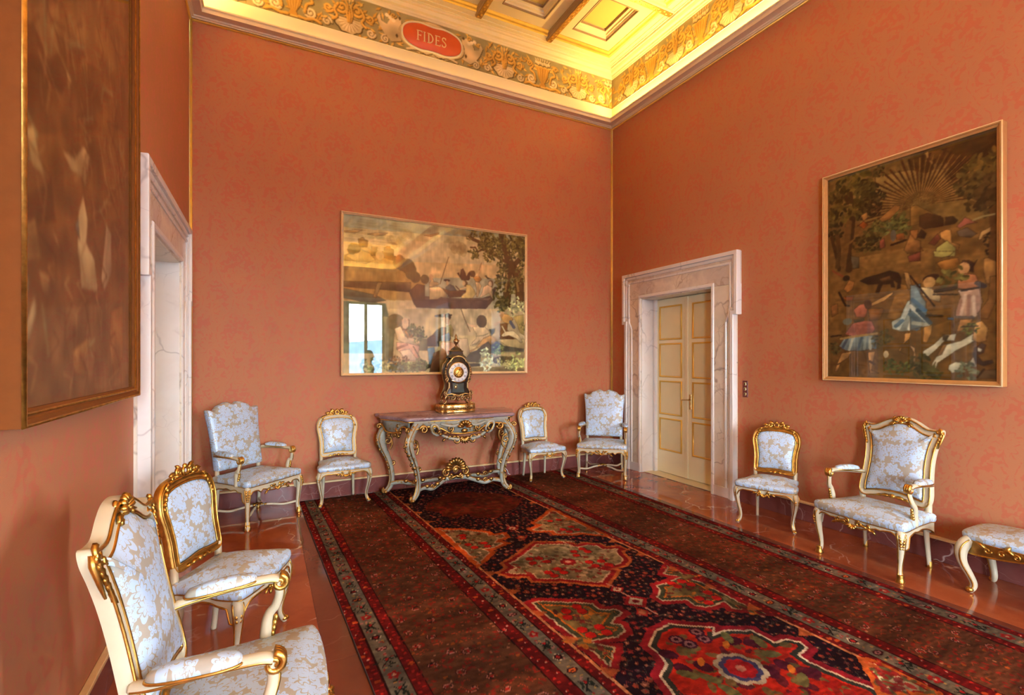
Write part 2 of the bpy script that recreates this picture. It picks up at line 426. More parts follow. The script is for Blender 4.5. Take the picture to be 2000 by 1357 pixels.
def mat_damask_wall():
    """tone-on-tone silk damask: half-drop repeat of palmettes in an ogee lattice; figure and ground differ in tone and gloss"""
    t = NT('damask_wallpaper'); uv = t.coord('UV'); wp = t.warp(uv, 11, .045, 1); x = t.n('SeparateXYZ'); t.lk(wp, x.inputs[0]); U, V = x.outputs[0], x.outputs[1]
    A, B = .26, .74
    par = t.math('ABSOLUTE', t.math('MODULO', t.math('FLOOR', t.math('DIVIDE', t.math('ADD', U, 20.0*A), A*2)), 2.0))
    u = t.math('PINGPONG', t.math('ADD', U, 20.0*A), A); v = t.math('MODULO', t.math('ADD', t.math('MULTIPLY', par, B/2), t.math('ADD', V, 2*B)), B)
    def polar(cu, cv, R0, amp, n, tall):
        du = t.math('SUBTRACT', u, cu); dv = t.math('DIVIDE', t.math('SUBTRACT', v, cv), tall); th = t.math('ARCTAN2', dv, du)
        r = t.math('SQRT', t.math('ADD', t.math('MULTIPLY', du, du), t.math('MULTIPLY', dv, dv))); co = t.math('COSINE', t.math('MULTIPLY', th, float(n)))
        k = t.math('DIVIDE', r, t.math('MULTIPLY_ADD', co, amp*R0, R0))
        ins = t.math('LESS_THAN', k, 1.0); vein = t.math('MULTIPLY', t.math('LESS_THAN', co, -.86), t.math('GREATER_THAN', k, .32)); ring = t.math('LESS_THAN', t.math('ABSOLUTE', t.math('SUBTRACT', k, .55)), .035)
        return t.math('SUBTRACT', t.math('SUBTRACT', ins, vein), ring, None, True)
    f1 = polar(0.0, .26, .135, .20, 10, 1.35); f2 = polar(A, .63, .090, .24, 7, 1.2); f3 = polar(0.0, .60, .060, .25, 6, 1.0)
    f4 = polar(A, .25, .050, .30, 5, 1.3)
    uc = t.math('MULTIPLY_ADD', t.math('COSINE', t.math('MULTIPLY', v, 6.28318/B)), -.075, .135); ser = t.math('MULTIPLY', t.math('SINE', t.math('MULTIPLY', v, 95.0)), .011)
    db = t.math('ADD', t.math('ABSOLUTE', t.math('SUBTRACT', u, uc)), ser); band_ = t.math('MULTIPLY', t.math('LESS_THAN', db, .040), t.math('GREATER_THAN', t.math('ABSOLUTE', t.math('SUBTRACT', u, uc)), .004))
    fil = t.math('GREATER_THAN', t.noise(wp, 26, 1), .53)
    fig = f1
    for q in (f2, f3, f4, band_, fil): fig = t.math('MAXIMUM', fig, q)
    wv = t.noise(t.mapping(uv, (50, 420, 1)), 1.0, 1); big = t.noise(uv, 1.3, 1)
    ground = (.50, .128, .068); figure = (.455, .215, .096)
    col = t.mix(t.math('MULTIPLY', fig, .66), ground, figure); col = t.mix(t.math('MULTIPLY', wv, .45), col, t.mix(.5, col, (.56, .33, .17)))
    col = t.mix(t.math('MULTIPLY', big, .30), col, (.36, .13, .06))
    t.bump(t.math('ADD', t.math('MULTIPLY', fig, .6), wv), .10, .003)
    return t.fin(col, t.math('MULTIPLY_ADD', fig, .10, .54), 0.0, .30)
def mat_fabric(name, blue=(.50, .70, .96), ground=(.42, .40, .33), sc=1.0):
    """blue silk flowers on a beige satin ground"""
    t = NT(name); uv = t.coord('UV'); p = t.warp(uv, 13*sc, .022/sc, 1)
    def flowers(scale, r0, amp, pet, ph):
        q = t.voro(p, scale, 'F1', None, 1.0, '2D'); d = t.vmath('SUBTRACT', p, q.outputs['Position'])
        sx = t.n('SeparateXYZ'); t.lk(d.outputs[0], sx.inputs[0])
        ang = t.math('ARCTAN2', sx.outputs[1], sx.outputs[0]); rc = t.n('SeparateXYZ'); t.lk(q.outputs['Color'], rc.inputs[0])
        ln = t.vmath('LENGTH', d.outputs[0]).outputs['Value']
        R = t.math('MULTIPLY', t.math('ADD', 1.0, t.math('MULTIPLY', t.math('COSINE', t.math('ADD', t.math('MULTIPLY', ang, pet), t.math('MULTIPLY', rc.outputs[0], 6.28))), amp)), r0)
        k = t.math('DIVIDE', ln, R); solid = t.math('LESS_THAN', k, 1.0)
        vein = t.math('LESS_THAN', t.math('ABSOLUTE', t.math('SUBTRACT', k, .58)), .05)
        ray = t.math('GREATER_THAN', t.math('COSINE', t.math('ADD', t.math('MULTIPLY', ang, pet), t.math('ADD', 3.14159, t.math('MULTIPLY', rc.outputs[0], 6.28)))), .955)
        ray = t.math('MULTIPLY', ray, t.math('GREATER_THAN', k, .25))
        return t.math('SUBTRACT', t.math('SUBTRACT', solid, vein), ray, None, True)
    f1 = flowers(9.5*sc, .047/sc, .20, 6.0, 0); f2 = flowers(21*sc, .0165/sc, .34, 4.0, 1)
    fig = t.math('MAXIMUM', f1, f2, None, True)
    wv = t.noise(t.mapping(uv, (500, 120, 1)), 1.0, 2)
    col = t.mix(fig, ground, blue); col = t.mix(t.math('MULTIPLY', wv, .25), col, (.36, .36, .38))
    t.bump(t.math('ADD', t.math('MULTIPLY', fig, .8), wv), .16, .002)
    t.fin(col, t.math('SUBTRACT', .46, t.math('MULTIPLY', fig, .10)), t.math('MULTIPLY_ADD', fig, -.02, .08), .5)
    return t.m
def mat_marble(name, base, dark, vein, vs=1.6, vw=.018, rough=.08, fine=.5, spec=.5, veinamt=1.0):
    t = NT(name); o = t.coord('Object'); p = t.warp(o, 1.2, .7, 4)
    cl = t.noise(p, 2.2, 5, .6); col = t.mix(t.ramp(cl, [(.32, (0, 0, 0)), (.68, (1, 1, 1))]), dark, base)
    e = t.voro(t.warp(o, 2.4, .55, 3), vs, 'DISTANCE_TO_EDGE', 'Distance')
    gate = t.ramp(t.noise(o, 1.7, 2), [(.42, (0, 0, 0)), (.60, (1, 1, 1))])
    v1 = t.math('MULTIPLY', t.ramp(e, [(0.0, (1, 1, 1)), (vw, (0, 0, 0))]), gate)
    e2 = t.voro(t.warp(o, 7, .12, 3), vs*3.2, 'DISTANCE_TO_EDGE', 'Distance')
    v2 = t.math('MULTIPLY', t.math('MULTIPLY', t.ramp(e2, [(0.0, (1, 1, 1)), (vw*.8, (0, 0, 0))]), t.ramp(t.noise(o, 3.1, 2), [(.52, (0, 0, 0)), (.62, (1, 1, 1))])), fine)
    v = t.math('MULTIPLY', t.math('MAXIMUM', v1, v2), veinamt)
    col = t.mix(v, col, vein)
    return t.fin(col, rough, 0.0, spec)
def mat_paint(name, rough=.6, gain=1.0, weave=0.0, spec=.3, pile=0.0):
    """colour comes from the painted vertex grid"""
    t = NT(name); a = t.n('Attribute', attribute_name='paint'); col = a.outputs['Color']; o = t.coord('Object')
    if gain != 1.0: col = t.mix(1.0, col, gain if isinstance(gain, tuple) else (gain, gain, gain), 'MULTIPLY')
    if weave:
        n = t.noise(o, 420, 2); col = t.mix(t.math('MULTIPLY', n, weave), col, (.02, .015, .01)); t.bump(n, .2, .002)
    if pile:
        n = t.noise(o, 260, 3); n2 = t.noise(o, 60, 3); col = t.mix(t.math('MULTIPLY', t.math('MULTIPLY', n, n2), pile), col, (.012, .004, .004))
        t.bump(t.math('ADD', n, n2), .5, .004); pass
    return t.fin(col, rough, 0.0, spec)
def mat_glass(name, tint=(1, 1, 1), ior=1.5):
    t = NT(name); t.t.nodes.remove(t.b); tr = t.n('BsdfTransparent'); gl = t.n('BsdfGlossy'); gl.inputs['Roughness'].default_value = .0
    tr.inputs[0].default_value = (*tint, 1); lw = t.n('LayerWeight'); mx = t.n('MixShader'); f0 = ((ior-1)/(ior+1))**2*1.9      # two faces; Schlick, the same from both sides
    t.lk(t.math('MULTIPLY_ADD', t.math('POWER', lw.outputs['Facing'], 5.0), 1-f0, f0), mx.inputs[0]); t.lk(tr.outputs[0], mx.inputs[1]); t.lk(gl.outputs[0], mx.inputs[2]); t.lk(mx.outputs[0], t.out.inputs[0]); return t.m

M_WALL = mat_damask_wall()
M_FAB = mat_fabric('blue_damask_silk')
M_GILT = mat_gilt('gold_leaf')
M_GILT_D = mat_gilt('old_gold_leaf', (.58, .33, .10), .40)
M_CREAM = mat_plain('cream_lacquer', (.56, .50, .35), .38, var=.10, vs=18, bump=.05)
M_GREYGREEN = mat_worn('worn_grey_green_lacquer', (.36, .37, .31), (.34, .23, .09))
M_RED = mat_marble('red_marble', (.38, .100, .038), (.25, .052, .022), (.68, .46, .34), 1.15, .008, .05, .35)
M_BAND = mat_marble('brown_red_marble_band', (.17, .045, .025), (.12, .030, .018), (.30, .14, .09), 1.2, .006, .09, .2, veinamt=.4)
M_BASE = mat_marble('purple_red_marble', (.23, .072, .062), (.14, .040, .036), (.50, .36, .32), 2.2, .012, .24, .6)
M_WHITE = mat_marble('white_marble', (.82, .80, .76), (.74, .70, .66), (.30, .27, .27), 1.5, .022, .20, .5, veinamt=.55)
M_BRECCIA = mat_marble('veined_door_marble', (.80, .74, .62), (.68, .60, .47), (.30, .22, .18), 2.6, .045, .22, .9, veinamt=.75)
M_LINTEL = mat_marble('clouded_lintel_marble', (.80, .72, .58), (.46, .38, .37), (.34, .22, .12), 5.0, .07, .22, .9, veinamt=.6)
M_VIOLET = mat_marble('violet_breccia', (.40, .32, .38), (.20, .11, .13), (.10, .05, .06), 9, .07, .08, .9)
M_DOOR = mat_plain('ivory_door_paint', (.86, .79, .52), .45, var=.05, vs=5)
M_DOORP = mat_plain('buff_door_panel', (.76, .66, .38), .5, var=.06, vs=6)
M_STUCCO = mat_plain('cream_stucco', (.78, .68, .46), .6, var=.06, vs=4)
M_CORN = mat_plain('taupe_stone_moulding', (.80, .67, .44), .5, var=.07, vs=6)
M_CEIL = mat_plain('cream_ceiling_paint', (.74, .62, .38), .55, var=.06, vs=5)
M_YEL = mat_plain('ochre_ceiling_panel', (.63, .45, .13), .55, var=.06, vs=5)
M_BROWN = mat_plain('brown_beam_paint', (.30, .20, .11), .5, var=.2, vs=9)
M_PFRAME = mat_plain('pale_gilt_frame', (.80, .58, .30), .32, .15, var=.14, vs=30)
M_TRIM = mat_plain('gilt_trim_paint', (.82, .52, .10), .32, .45, var=.15, vs=12)
M_PSIDE = mat_plain('dark_orange_frame_wood', (.17, .055, .012), .75, var=.16, vs=22); M_PSIDE.node_tree.nodes['Principled BSDF'].inputs['Specular IOR Level'].default_value = .12
M_WOODF = mat_plain('orange_frame_wood', (.46, .23, .075), .36, .1, var=.16, vs=26)
M_GLASS = mat_glass('picture_glass', (.97, .97, .96), 1.55)
M_WGLASS = mat_glass('window_glass', (1, 1, 1), 1.45)
M_EBONY = mat_plain('dark_tortoiseshell', (.035, .022, .016), .22, var=.4, vs=30)
M_BRASS = mat_gilt('polished_brass', (.80, .58, .24), .26)
M_BRONZE = mat_gilt('dark_gilt_bronze', (.42, .26, .11), .36)
M_ENAMEL = mat_plain('white_enamel', (.80, .80, .78), .25, var=.02)
M_INK = mat_plain('black_ink', (.02, .02, .05), .4)
M_PLATE = mat_plain('maroon_switch_plate', (.16, .035, .03), .3)
M_WPLAST = mat_plain('white_plastic', (.8, .8, .78), .4)
M_VERM = mat_plain('vermilion_paint', (.62, .10, .025), .5, var=.12, vs=9)
M_LETTER = mat_plain('pale_gold_lettering', (.85, .66, .34), .5)
M_FRESCO = mat_paint('painted_frieze', .65, 1.0)
M_TAPB = mat_paint('tapestry_harbour', .8, (1.25, 1.62, 1.65), .2, .1)
M_TAPR = mat_paint('tapestry_hunt', .8, (.88, .98, .92), .2, .1)
M_TAPL = mat_paint('tapestry_old', .8, (.9, 1.05, .95), .2, .1)
M_CARPET = mat_paint('wool_pile', .95, .78, 0, .03, .9)
M_FLOORB = mat_plain('floor_bed', (.10, .03, .02), .5)
M_PLASTER = mat_plain('terracotta_plaster_bust', (.42, .24, .16), .6)

# ================================================================ THE ROOM
def holed(us, zs, holes, axis, pos, th, flip):
    """wall slab with rectangular holes: cells between us x zs, faces towards the room; th = thickness outwards (signed)"""
    U = sorted(set(us+[h[i] for h in holes for i in (0, 1)])); Z = sorted(set(zs+[h[i] for h in holes for i in (2, 3)]))
    m = MB(); P = (lambda u, d, z: (u, d, z)) if axis == 'y' else (lambda u, d, z: (d, u, z))
    solid = lambda a, b, c, d: not any(h[0]-1e-6 <= a and b <= h[1]+1e-6 and h[2]-1e-6 <= c and d <= h[3]+1e-6 for h in holes)
    for i in range(len(U)-1):
        for j in range(len(Z)-1):
            if not solid(U[i], U[i+1], Z[j], Z[j+1]): continue
            for d in (pos, pos+th):
                q = [P(U[i], d, Z[j]), P(U[i+1], d, Z[j]), P(U[i+1], d, Z[j+1]), P(U[i], d, Z[j+1])]
                m.add(q, [(0, 1, 2, 3)] if (d == pos) != flip else [(3, 2, 1, 0)])
    for a, b, c, d in holes:
        for (u0, z0), (u1, z1) in (((a, c), (a, d)), ((a, d), (b, d)), ((b, d), (b, c)), ((b, c), (a, c))):
            m.add([P(u0, pos, z0), P(u1, pos, z1), P(u1, pos+th, z1), P(u0, pos+th, z0)], [(0, 1, 2, 3)])
    return m
ZC = 6.30
DR = (4.128, 5.352, 0.0, 2.452)          # right door opening y0,y1,z0,z1
DL = (3.93, 5.154, 0.0, 2.452)            # left door opening
wb = holed([XL, XR], [0, ZC], [], 'y', YB, .25, False).build('wall_back', M_WALL, smooth=False, uvp=(0, 2)); struct(wb)
wr = holed([YF, YB], [0, ZC], [DR, (WY[0], WY[1], .75, 3.1)], 'x', XR, .25, True).build('wall_right', M_WALL, smooth=False, uvp=(1, 2)); struct(wr)
wle = holed([YF, YB], [0, ZC], [DL, (WY4[0], WY4[1], .75, 2.80)], 'x', XL, -.25, False).build('wall_left', M_WALL, smooth=False, uvp=(1, 2)); struct(wle)
WH = [(wx-ww/2, wx+ww/2, .75, 3.9) for wx, ww in WIN]
wf = holed([XL, XR], [0, ZC], WH, 'y', YF, -.25, True).build('wall_front', M_WALL, smooth=False, uvp=(0, 2)); struct(wf)

# windows: casement frames, two leaves with glass
def window(k, a, b, c, d, M):
    """casement window; local: u along x, wall face at y=0, outside towards -y"""
    root = bpy.data.objects.new('window_%d' % k, None); COL.objects.link(root); struct(root); root.matrix_world = M
    y = -.10; f = MB()
    for q in ((a, a+.05, c, d), (b-.05, b, c, d), (a, b, c, c+.05), (a, b, d-.05, d)): f.join(bbox(q[0], q[1], y-.04, y+.04, q[2], q[3]))
    f.build('window_frame', M_CREAM, root, False)
    mid = (a+b)/2
    for s0, s1 in ((a+.05, mid), (mid, b-.05)):
        l = MB()
        for q in ((s0, s0+.06, c+.05, d-.05), (s1-.06, s1, c+.05, d-.05), (s0, s1, c+.05, c+.13), (s0, s1, d-.13, d-.05)): l.join(bbox(q[0], q[1], y-.02, y+.05, q[2], q[3]))
        lo = l.build('casement', M_CREAM, root, False)
        MB().add([(s0+.06, y, c+.13), (s1-.06, y, c+.13), (s1-.06, y, d-.13), (s0+.06, y, d-.13)], [(0, 1, 2, 3)]).build('pane', M_WGLASS, lo, False)
    sl = bbox(a-.08, b+.08, -.02, .10, c-.06, c).build('window_sill', M_WHITE, root, False)
    ar = MB()
    for q in ((a-.14, a, c, d+.14), (b, b+.14, c, d+.14), (a-.14, b+.14, d, d+.14)): ar.join(bbox(q[0], q[1], 0, .045, q[2], q[3]))
    ar.build('architrave', M_WHITE, root, False)
for k, h in enumerate(WH): window(k+1, *h, Matrix.Translation((0, YF, 0)))
window(3, 0, WY[1]-WY[0], .75, 3.1, Matrix.Translation((XR, WY[0], 0))@Matrix.Rotation(math.pi/2, 4, 'Z'))
window(4, 0, WY4[1]-WY4[0], .75, 2.80, Matrix.Translation((XL, WY4[1], 0))@Matrix.Rotation(-math.pi/2, 4, 'Z'))
# hills outside the windows
hx = np.linspace(-60, 60, 41); hz = 3+4.5*np.exp(-((hx+22)/26)**2)+3*np.exp(-((hx-30)/18)**2)
hm = rings([[(x, -85, -30) for x in hx], [(x, -90, z*.5) for x, z in zip(hx, hz)], [(x, -98, z) for x, z in zip(hx, hz)], [(x, -120, z-4) for x, z in zip(hx, hz)]], False)
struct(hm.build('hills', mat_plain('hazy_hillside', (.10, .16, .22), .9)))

# floor: bed, red marble slabs and a brown band round the carpet
fl = box(XL-.25, XR+.25, YF-.25, YB+.25, -.08, -.012).build('floor', M_FLOORB, smooth=False); struct(fl)
def slab(x0, x1, y0, y1, m, name='floor_slab'):
    g = .0006; bbox(x0+g, x1-g, y0+g, y1-g, -.03, 0.0, .0008).build(name, m, fl, False)
BXL, BXR, BYB = 0.285, 4.015, 5.43
def cuts(a, b, n): return [a+(b-a)*i/n for i in range(n+1)]
for x0, x1 in ((XL-.24, BXL-.10), (BXR+.10, XR+.24)):
    for a, b in zip(cuts(YF, BYB, 9)[:-1], cuts(YF, BYB, 9)[1:]): slab(x0 if x0 < 0 else BXR, x1 if x0 > 0 else BXL, a, b, M_RED)
for a, b in zip(cuts(XL-.24, XR+.24, 4)[:-1], cuts(XL-.24, XR+.24, 4)[1:]): slab(a, b, BYB, YB, M_RED)
for x0, x1 in ((BXL, BXL+.24), (BXR-.24, BXR)):
    for a, b in zip(cuts(YF, BYB, 5)[:-1], cuts(YF, BYB, 5)[1:]): slab(x0, x1, a, b, M_BAND, 'floor_band')
for a, b in zip(cuts(BXL+.24, BXR-.24, 4)[:-1], cuts(BXL+.24, BXR-.24, 4)[1:]):
    slab(a, b, BYB-.24, BYB, M_BAND, 'floor_band')
    for c, d in zip(cuts(YF, BYB-.24, 6)[:-1], cuts(YF, BYB-.24, 6)[1:]): slab(a, b, c, d, M_RED)

# baseboards with a gilt fillet
BH = .168
def baseb(name, segs, axis, pos, s):
    """segs along the wall; s = direction into the room"""
    m = MB(); g = MB()
    for a, b in segs:
        for mm, z0, z1, t, ch in ((m, 0, BH, .028, .003), (g, BH, BH+.022, .034, .004)):
            q = (a, b, pos, pos+s*t) if axis == 'y' else (pos, pos+s*t, a, b)
            x0, x1, y0, y1 = q; mm.join(bbox(min(x0, x1), max(x0, x1), min(y0, y1), max(y0, y1), z0, z1, ch))
    o = m.build(name, M_BASE, smooth=False); struct(o); g.build('gilt_fillet', M_PFRAME, o, False); return o
baseb('baseboard_back', [(XL, XR)], 'y', YB, -1)
baseb('baseboard_right', [(YF, 3.80), (5.66, YB)], 'x', XR, -1)
baseb('baseboard_left', [(YF, 3.61), (5.50, YB)], 'x', XL, 1)
baseb('baseboard_front', [(XL, XR)], 'y', YF, 1)

# vertical gilt corner rods, horizontal gilt fillet under the cornice
for k, (x, y, sx, sy) in enumerate(((XL, YB, 1, -1), (XR, YB, -1, -1))):
    struct(tube([(x+sx*.013, y+sy*.013, BH+.02), (x+sx*.013, y+sy*.013, 5.14)], .015, 8).build('trim_%d' % (k+1), M_TRIM))
struct(rect_sweep([(0, 5.118), (.012, 5.12), (.018, 5.13), (.012, 5.142), (0, 5.144)], XL, XR, YF, YB).build('trim_3', M_TRIM))
# stone cornice with the lamp trough behind its lip
co = rect_sweep([(0, 5.142), (.022, 5.142), (.022, 5.152), (.030, 5.156), (.038, 5.156), (.042, 5.162), (.042, 5.168), (.050, 5.172), (.075, 5.176), (.100, 5.186), (.118, 5.198), (.124, 5.204),
    (.130, 5.204), (.132, 5.210), (.142, 5.210), (.144, 5.216), (.144, 5.226), (.128, 5.226), (.122, 5.17), (0, 5.17)], XL, XR, YF, YB).build('trim_4', M_CORN); sharp(co, 30); struct(co, 'stone cornice')
# cream band between cornice and frieze, then the painted frieze panels
FZ0, FZ1 = 5.447, 5.900
struct(rect_sweep([(.003, 5.17), (.003, FZ0), (.008, FZ0+.003), (0, FZ0+.003)], XL, XR, YF, YB).build('trim_5', M_STUCCO, smooth=False))

def frieze_canvas(L, centre_at=None):
    """painted grotesque frieze of length L: shells, urns, acanthus scrolls; a cartouche in the middle when asked"""
    H = FZ1-FZ0; nx = int(L/.0062); ny = 76; us = np.linspace(0, L, nx); vs = np.linspace(0, H, ny)
    c = Canvas(us, vs, (150, 138, 96)); rnd = random.Random(5)
    DK, OC, OL, CRM, LT = (84, 66, 34), (196, 146, 58), (220, 178, 92), (206, 182, 134), (238, 218, 176)
    def stroke(p, w, col, hi, dk=DK):
        p = np.array(p); c.line(p+np.array((.006, -.007)), w*1.15, dk, .8); c.line(p, w, col); c.line(p+np.array((-.12*w, .16*w)), w*.38, hi, .8)
    def acanthus(x, y, r, t, a, s, col, hi, w):
        stroke(spiral((x, y), r, t, a, s, 26, .15), w, col, hi)
    def leaflet(x, y, a, l, w, col, hi):
        p = [(x, y), (x+l*.5*math.cos(a)-w*math.sin(a), y+l*.5*math.sin(a)+w*math.cos(a)), (x+l*math.cos(a), y+l*math.sin(a)), (x+l*.5*math.cos(a)+w*math.sin(a), y+l*.5*math.sin(a)-w*math.cos(a))]
        c.poly(np.array(p)+np.array((.006, -.006)), DK, .8); c.poly(p, col); c.line([p[0], p[2]], w*.3, hi, .7)
    def shell_m(x):
        y = .10
        for k in (1.1, 1.0):
            p = [(x+.16*k*math.cos(a)*(1+.05*math.cos(9*a)), y+.05-.14*k*math.sin(a)*(1+.05*math.cos(9*a))) for a in np.linspace(-.25, math.pi+.25, 30)]
            c.poly(p, DK if k > 1 else CRM)
        for a in np.linspace(.05, math.pi-.05, 9):
            c.line([(x+.02*math.cos(a), y+.06-.02*math.sin(a)), (x+.115*math.cos(a), y+.04-.105*math.sin(a))], .012, LT, .75); c.line([(x+.03*math.cos(a+.16), y+.05-.03*math.sin(a+.16)), (x+.12*math.cos(a+.16), y+.04-.11*math.sin(a+.16))], .006, (160, 128, 80), .8)
        for s in (-1, 1):
            acanthus(x+s*.085, .30, .075, 1.4, math.pi/2-s*math.pi/2, -s, OC, OL, .034); acanthus(x+s*.235, .25, .055, 1.4, math.pi/2+s*math.pi/2, s, OC, OL, .028); acanthus(x+s*.25, .08, .052, 1.4, 0, -s, CRM, LT, .026); stroke(cat([(x+s*.015, .15), (x+s*.03, .24), (x+s*.02, .33), (x+s*.05, .40)], 6), .024, OC, OL)
            stroke(cat([(x+s*.13, .33), (x+s*.17, .25), (x+s*.14, .18), (x+s*.19, .13)], 6), .030, OC, OL)
            for i in range(5): leaflet(x+s*(.12+.03*i), .36-.055*i, (1.0-.35*i) if s > 0 else math.pi-1.0+.35*i, .07, .016, OC if i % 2 else OL, OL)
            leaflet(x+s*.02, .38, math.pi/2-s*.5, .075, .016, OL, LT)
        leaflet(x, .36, math.pi/2, .085, .018, OL, LT); leaflet(x, .12, math.pi/2, .2, .02, OC, OL)
    def urn_m(x):
        p = [(-.05, .02), (.05, .02), (.045, .06), (.03, .09), (.075, .17), (.095, .26), (.125, .32), (-.125, .32), (-.095, .26), (-.075, .17), (-.03, .09), (-.045, .06)]
        c.poly([(x+a+.008, b-.006) for a, b in p], DK); c.poly([(x+a, b) for a, b in p], OC)
        for i in range(-4, 5): c.line([(x+i*.010, .11), (x+i*.022, .29)], .007, OL if i % 2 else (160, 112, 40), .8)
        c.line([(x-.125, .32), (x+.125, .32)], .022, OL); c.line([(x-.05, .03), (x+.05, .03)], .02, OL)
        for i in range(-3, 4):
            c.ell(x+i*.034+.004, .355+.012*(i % 2)-.004, .028, .028, 0, DK); c.ell(x+i*.034, .36+.012*(i % 2), .025, .025, 0, CRM); c.ell(x+i*.034-.006, .368+.012*(i % 2), .010, .010, 0, LT)
        for i in range(7): leaflet(x-.09+.03*i, .39, math.pi/2+(3-i)*.25, .055, .012, CRM, LT)
        for s in (-1, 1):
            acanthus(x+s*.18, .12, .066, 1.5, math.pi/2+s*math.pi/2, s, CRM, LT, .032); stroke(cat([(x+s*.12, .11), (x+s*.14, .2), (x+s*.2, .24), (x+s*.16, .31), (x+s*.2, .36)], 6), .032, OC, OL)
            stroke(cat([(x+s*.06, .04), (x+s*.14, .035), (x+s*.22, .055), (x+s*.29, .03)], 6), .034, OC, OL)
            acanthus(x+s*.22, .33, .04, 1.2, 0, s, OC, OL, .018)
    def cart(x):
        for s in (-1, 1):
            p = [(.40, .10), (.52, .06), (.60, .12), (.66, .21), (.70, .31), (.665, .37), (.645, .28), (.58, .26), (.54, .34), (.47, .39), (.40, .36)]
            c.poly([(x+s*a+.008, b-.008) for a, b in p], DK); c.poly([(x+s*a, b) for a, b in p], CRM, 1, None, .1)
            acanthus(x+s*.60, .07, .05, 1.5, math.pi/2, -s, CRM, LT, .022); acanthus(x+s*.50, .39, .035, 1.2, 0, s, OC, OL, .018)
            for i in range(3): c.ell(x+s*(.50+.04*i), .33+.02*i, .024, .024, 0, LT)
            c.poly([(x+s*.455, .12), (x+s*.475, .15), (x+s*.455, .18), (x+s*.44, .15)], DK); c.poly([(x+s*.42, .35), (x+s*.44, .375), (x+s*.42, .40), (x+s*.405, .375)], DK)
        o = [(x+.46*math.cos(a)*(1-.06*math.cos(2*a)), .215+.215*math.sin(a)*(1+.08*math.cos(4*a))) for a in np.linspace(0, 2*math.pi, 60)]
        c.poly(np.array(o)+np.array((.008, -.008)), DK); c.poly(o, CRM, 1, (.006, (150, 120, 76), .8), .1)
        for s in (-1, 1):
            acanthus(x+s*.13, .385, .042, 1.4, math.pi/2+s*math.pi/2, s, CRM, LT, .022); stroke(cat([(x+s*.02, .06), (x+s*.10, .035), (x+s*.2, .06), (x+s*.33, .03)], 6), .03, CRM, LT); c.poly([(x+s*.08, .02), (x+s*.17, .015), (x+s*.12, .035)], DK)
    # scatter of small foliage so no part of the ground lies empty
    for i in range(int(L*60)): leaflet(rnd.random()*L, .03+rnd.random()*.38, rnd.random()*6.28, .07+.05*rnd.random(), .017, OC if rnd.random() < .6 else OL, OL)
    if centre_at is not None:
        X = centre_at; cart(X)
        for s in (-1, 1):
            for d, fn in ((1.02, shell_m), (1.63, urn_m), (2.24, shell_m), (2.85, urn_m)):
                if 0 < X+s*d < L: fn(X+s*d)
        for s, e in ((-1, .05), (1, L-.05)):
            for i in range(6): leaflet(e, .08+.055*i, math.pi/2+(.5 if i % 2 else -.5), .11, .014, CRM, LT)
    else:
        x = .45; k = 0
        while x < L-.2: (shell_m if k % 2 == 0 else urn_m)(x); x += .42 if k % 2 == 0 else .44; k += 1
    c.grain(.10, max(2, int(L*9)), 6, 2); c.soften(1)
    return c, nx, ny
def frieze(name, L, place_fn, centre=None):
    c, nx, ny = frieze_canvas(L, centre); U, V = np.meshgrid(c.us, c.vs); co = place_fn(U, V+FZ0)
    o = grid_mesh(name, np.stack(co, -1).reshape(-1, 3), c.linear(), nx, ny, M_FRESCO); return struct(o)
frz = frieze('trim_9', XR-XL, lambda U, Z: (U+XL, np.full_like(U, YB-.004), Z), 1.915-XL)
frieze('trim_10', 4.6, lambda U, Z: (np.full_like(U, XR-.004), YB-U, Z))
frieze('trim_11', 3.0, lambda U, Z: (np.full_like(U, XL+.004), YB-3.0+U, Z))
frieze('trim_12', XR-XL, lambda U, Z: (XR-U, np.full_like(U, YF+.004), Z), 2.0)

# FIDES cartouche on the frieze
def cart_outline(w, h, n=64):
    a = np.linspace(0, 2*math.pi, n, endpoint=False); r = 1-.10*np.exp(-((np.cos(a))/.16)**2)
    return np.c_[w*np.sign(np.cos(a))*np.abs(np.cos(a))**.72, h*np.sign(np.sin(a))*np.abs(np.sin(a))**.8*r]
FC = (1.915, YB-.006, 5.672)
fc = thing('cartouche', 'red cartouche lettered FIDES in the middle of the painted frieze', 'cartouche', FC)
P = cart_outline(.385, .165)
prism(P, 0, -.02, .008).build('field', M_VERM, fc)
tube(np.c_[P[:, 0]*1.03, np.full(len(P), -.008), P[:, 1]*1.06], .014, 6, True, up=(0, 1, 0)).build('border', M_STUCCO, fc)
def letter(strokes, x0, h):
    """serif capital from strokes [(points, width)] in a box of height 1"""
    m = MB()
    for pts, wd in strokes:
        p = np.array(pts, float)*h; L = off2(p, wd*h/2, False); R = off2(p, -wd*h/2, False)
        v = [(a+x0, -.0255, b) for a, b in L]+[(a+x0, -.0255, b) for a, b in R]+[(a+x0, -.019, b) for a, b in L]+[(a+x0, -.019, b) for a, b in R]; n = len(p)
        f = []
        for i in range(n-1): f += [(i, i+1, n+i+1, n+i), (2*n+i, i, i+1, 2*n+i+1)[::-1], (n+i, 3*n+i, 3*n+i+1, n+i+1)[::-1]]
        m.add(v, f)
    return m
arcD = [(.16+.42*math.cos(a), .5+.46*math.sin(a)) for a in np.linspace(math.pi/2, -math.pi/2, 14)]
arcS = [tuple(p) for p in cat([(.46, .82), (.36, .95), (.2, .95), (.1, .82), (.14, .66), (.3, .53), (.44, .4), (.47, .22), (.36, .06), (.18, .05), (.06, .18)], 4)]
sf = lambda x, y, w=.26: ([(x-w/2, y), (x+w/2, y)], .05)
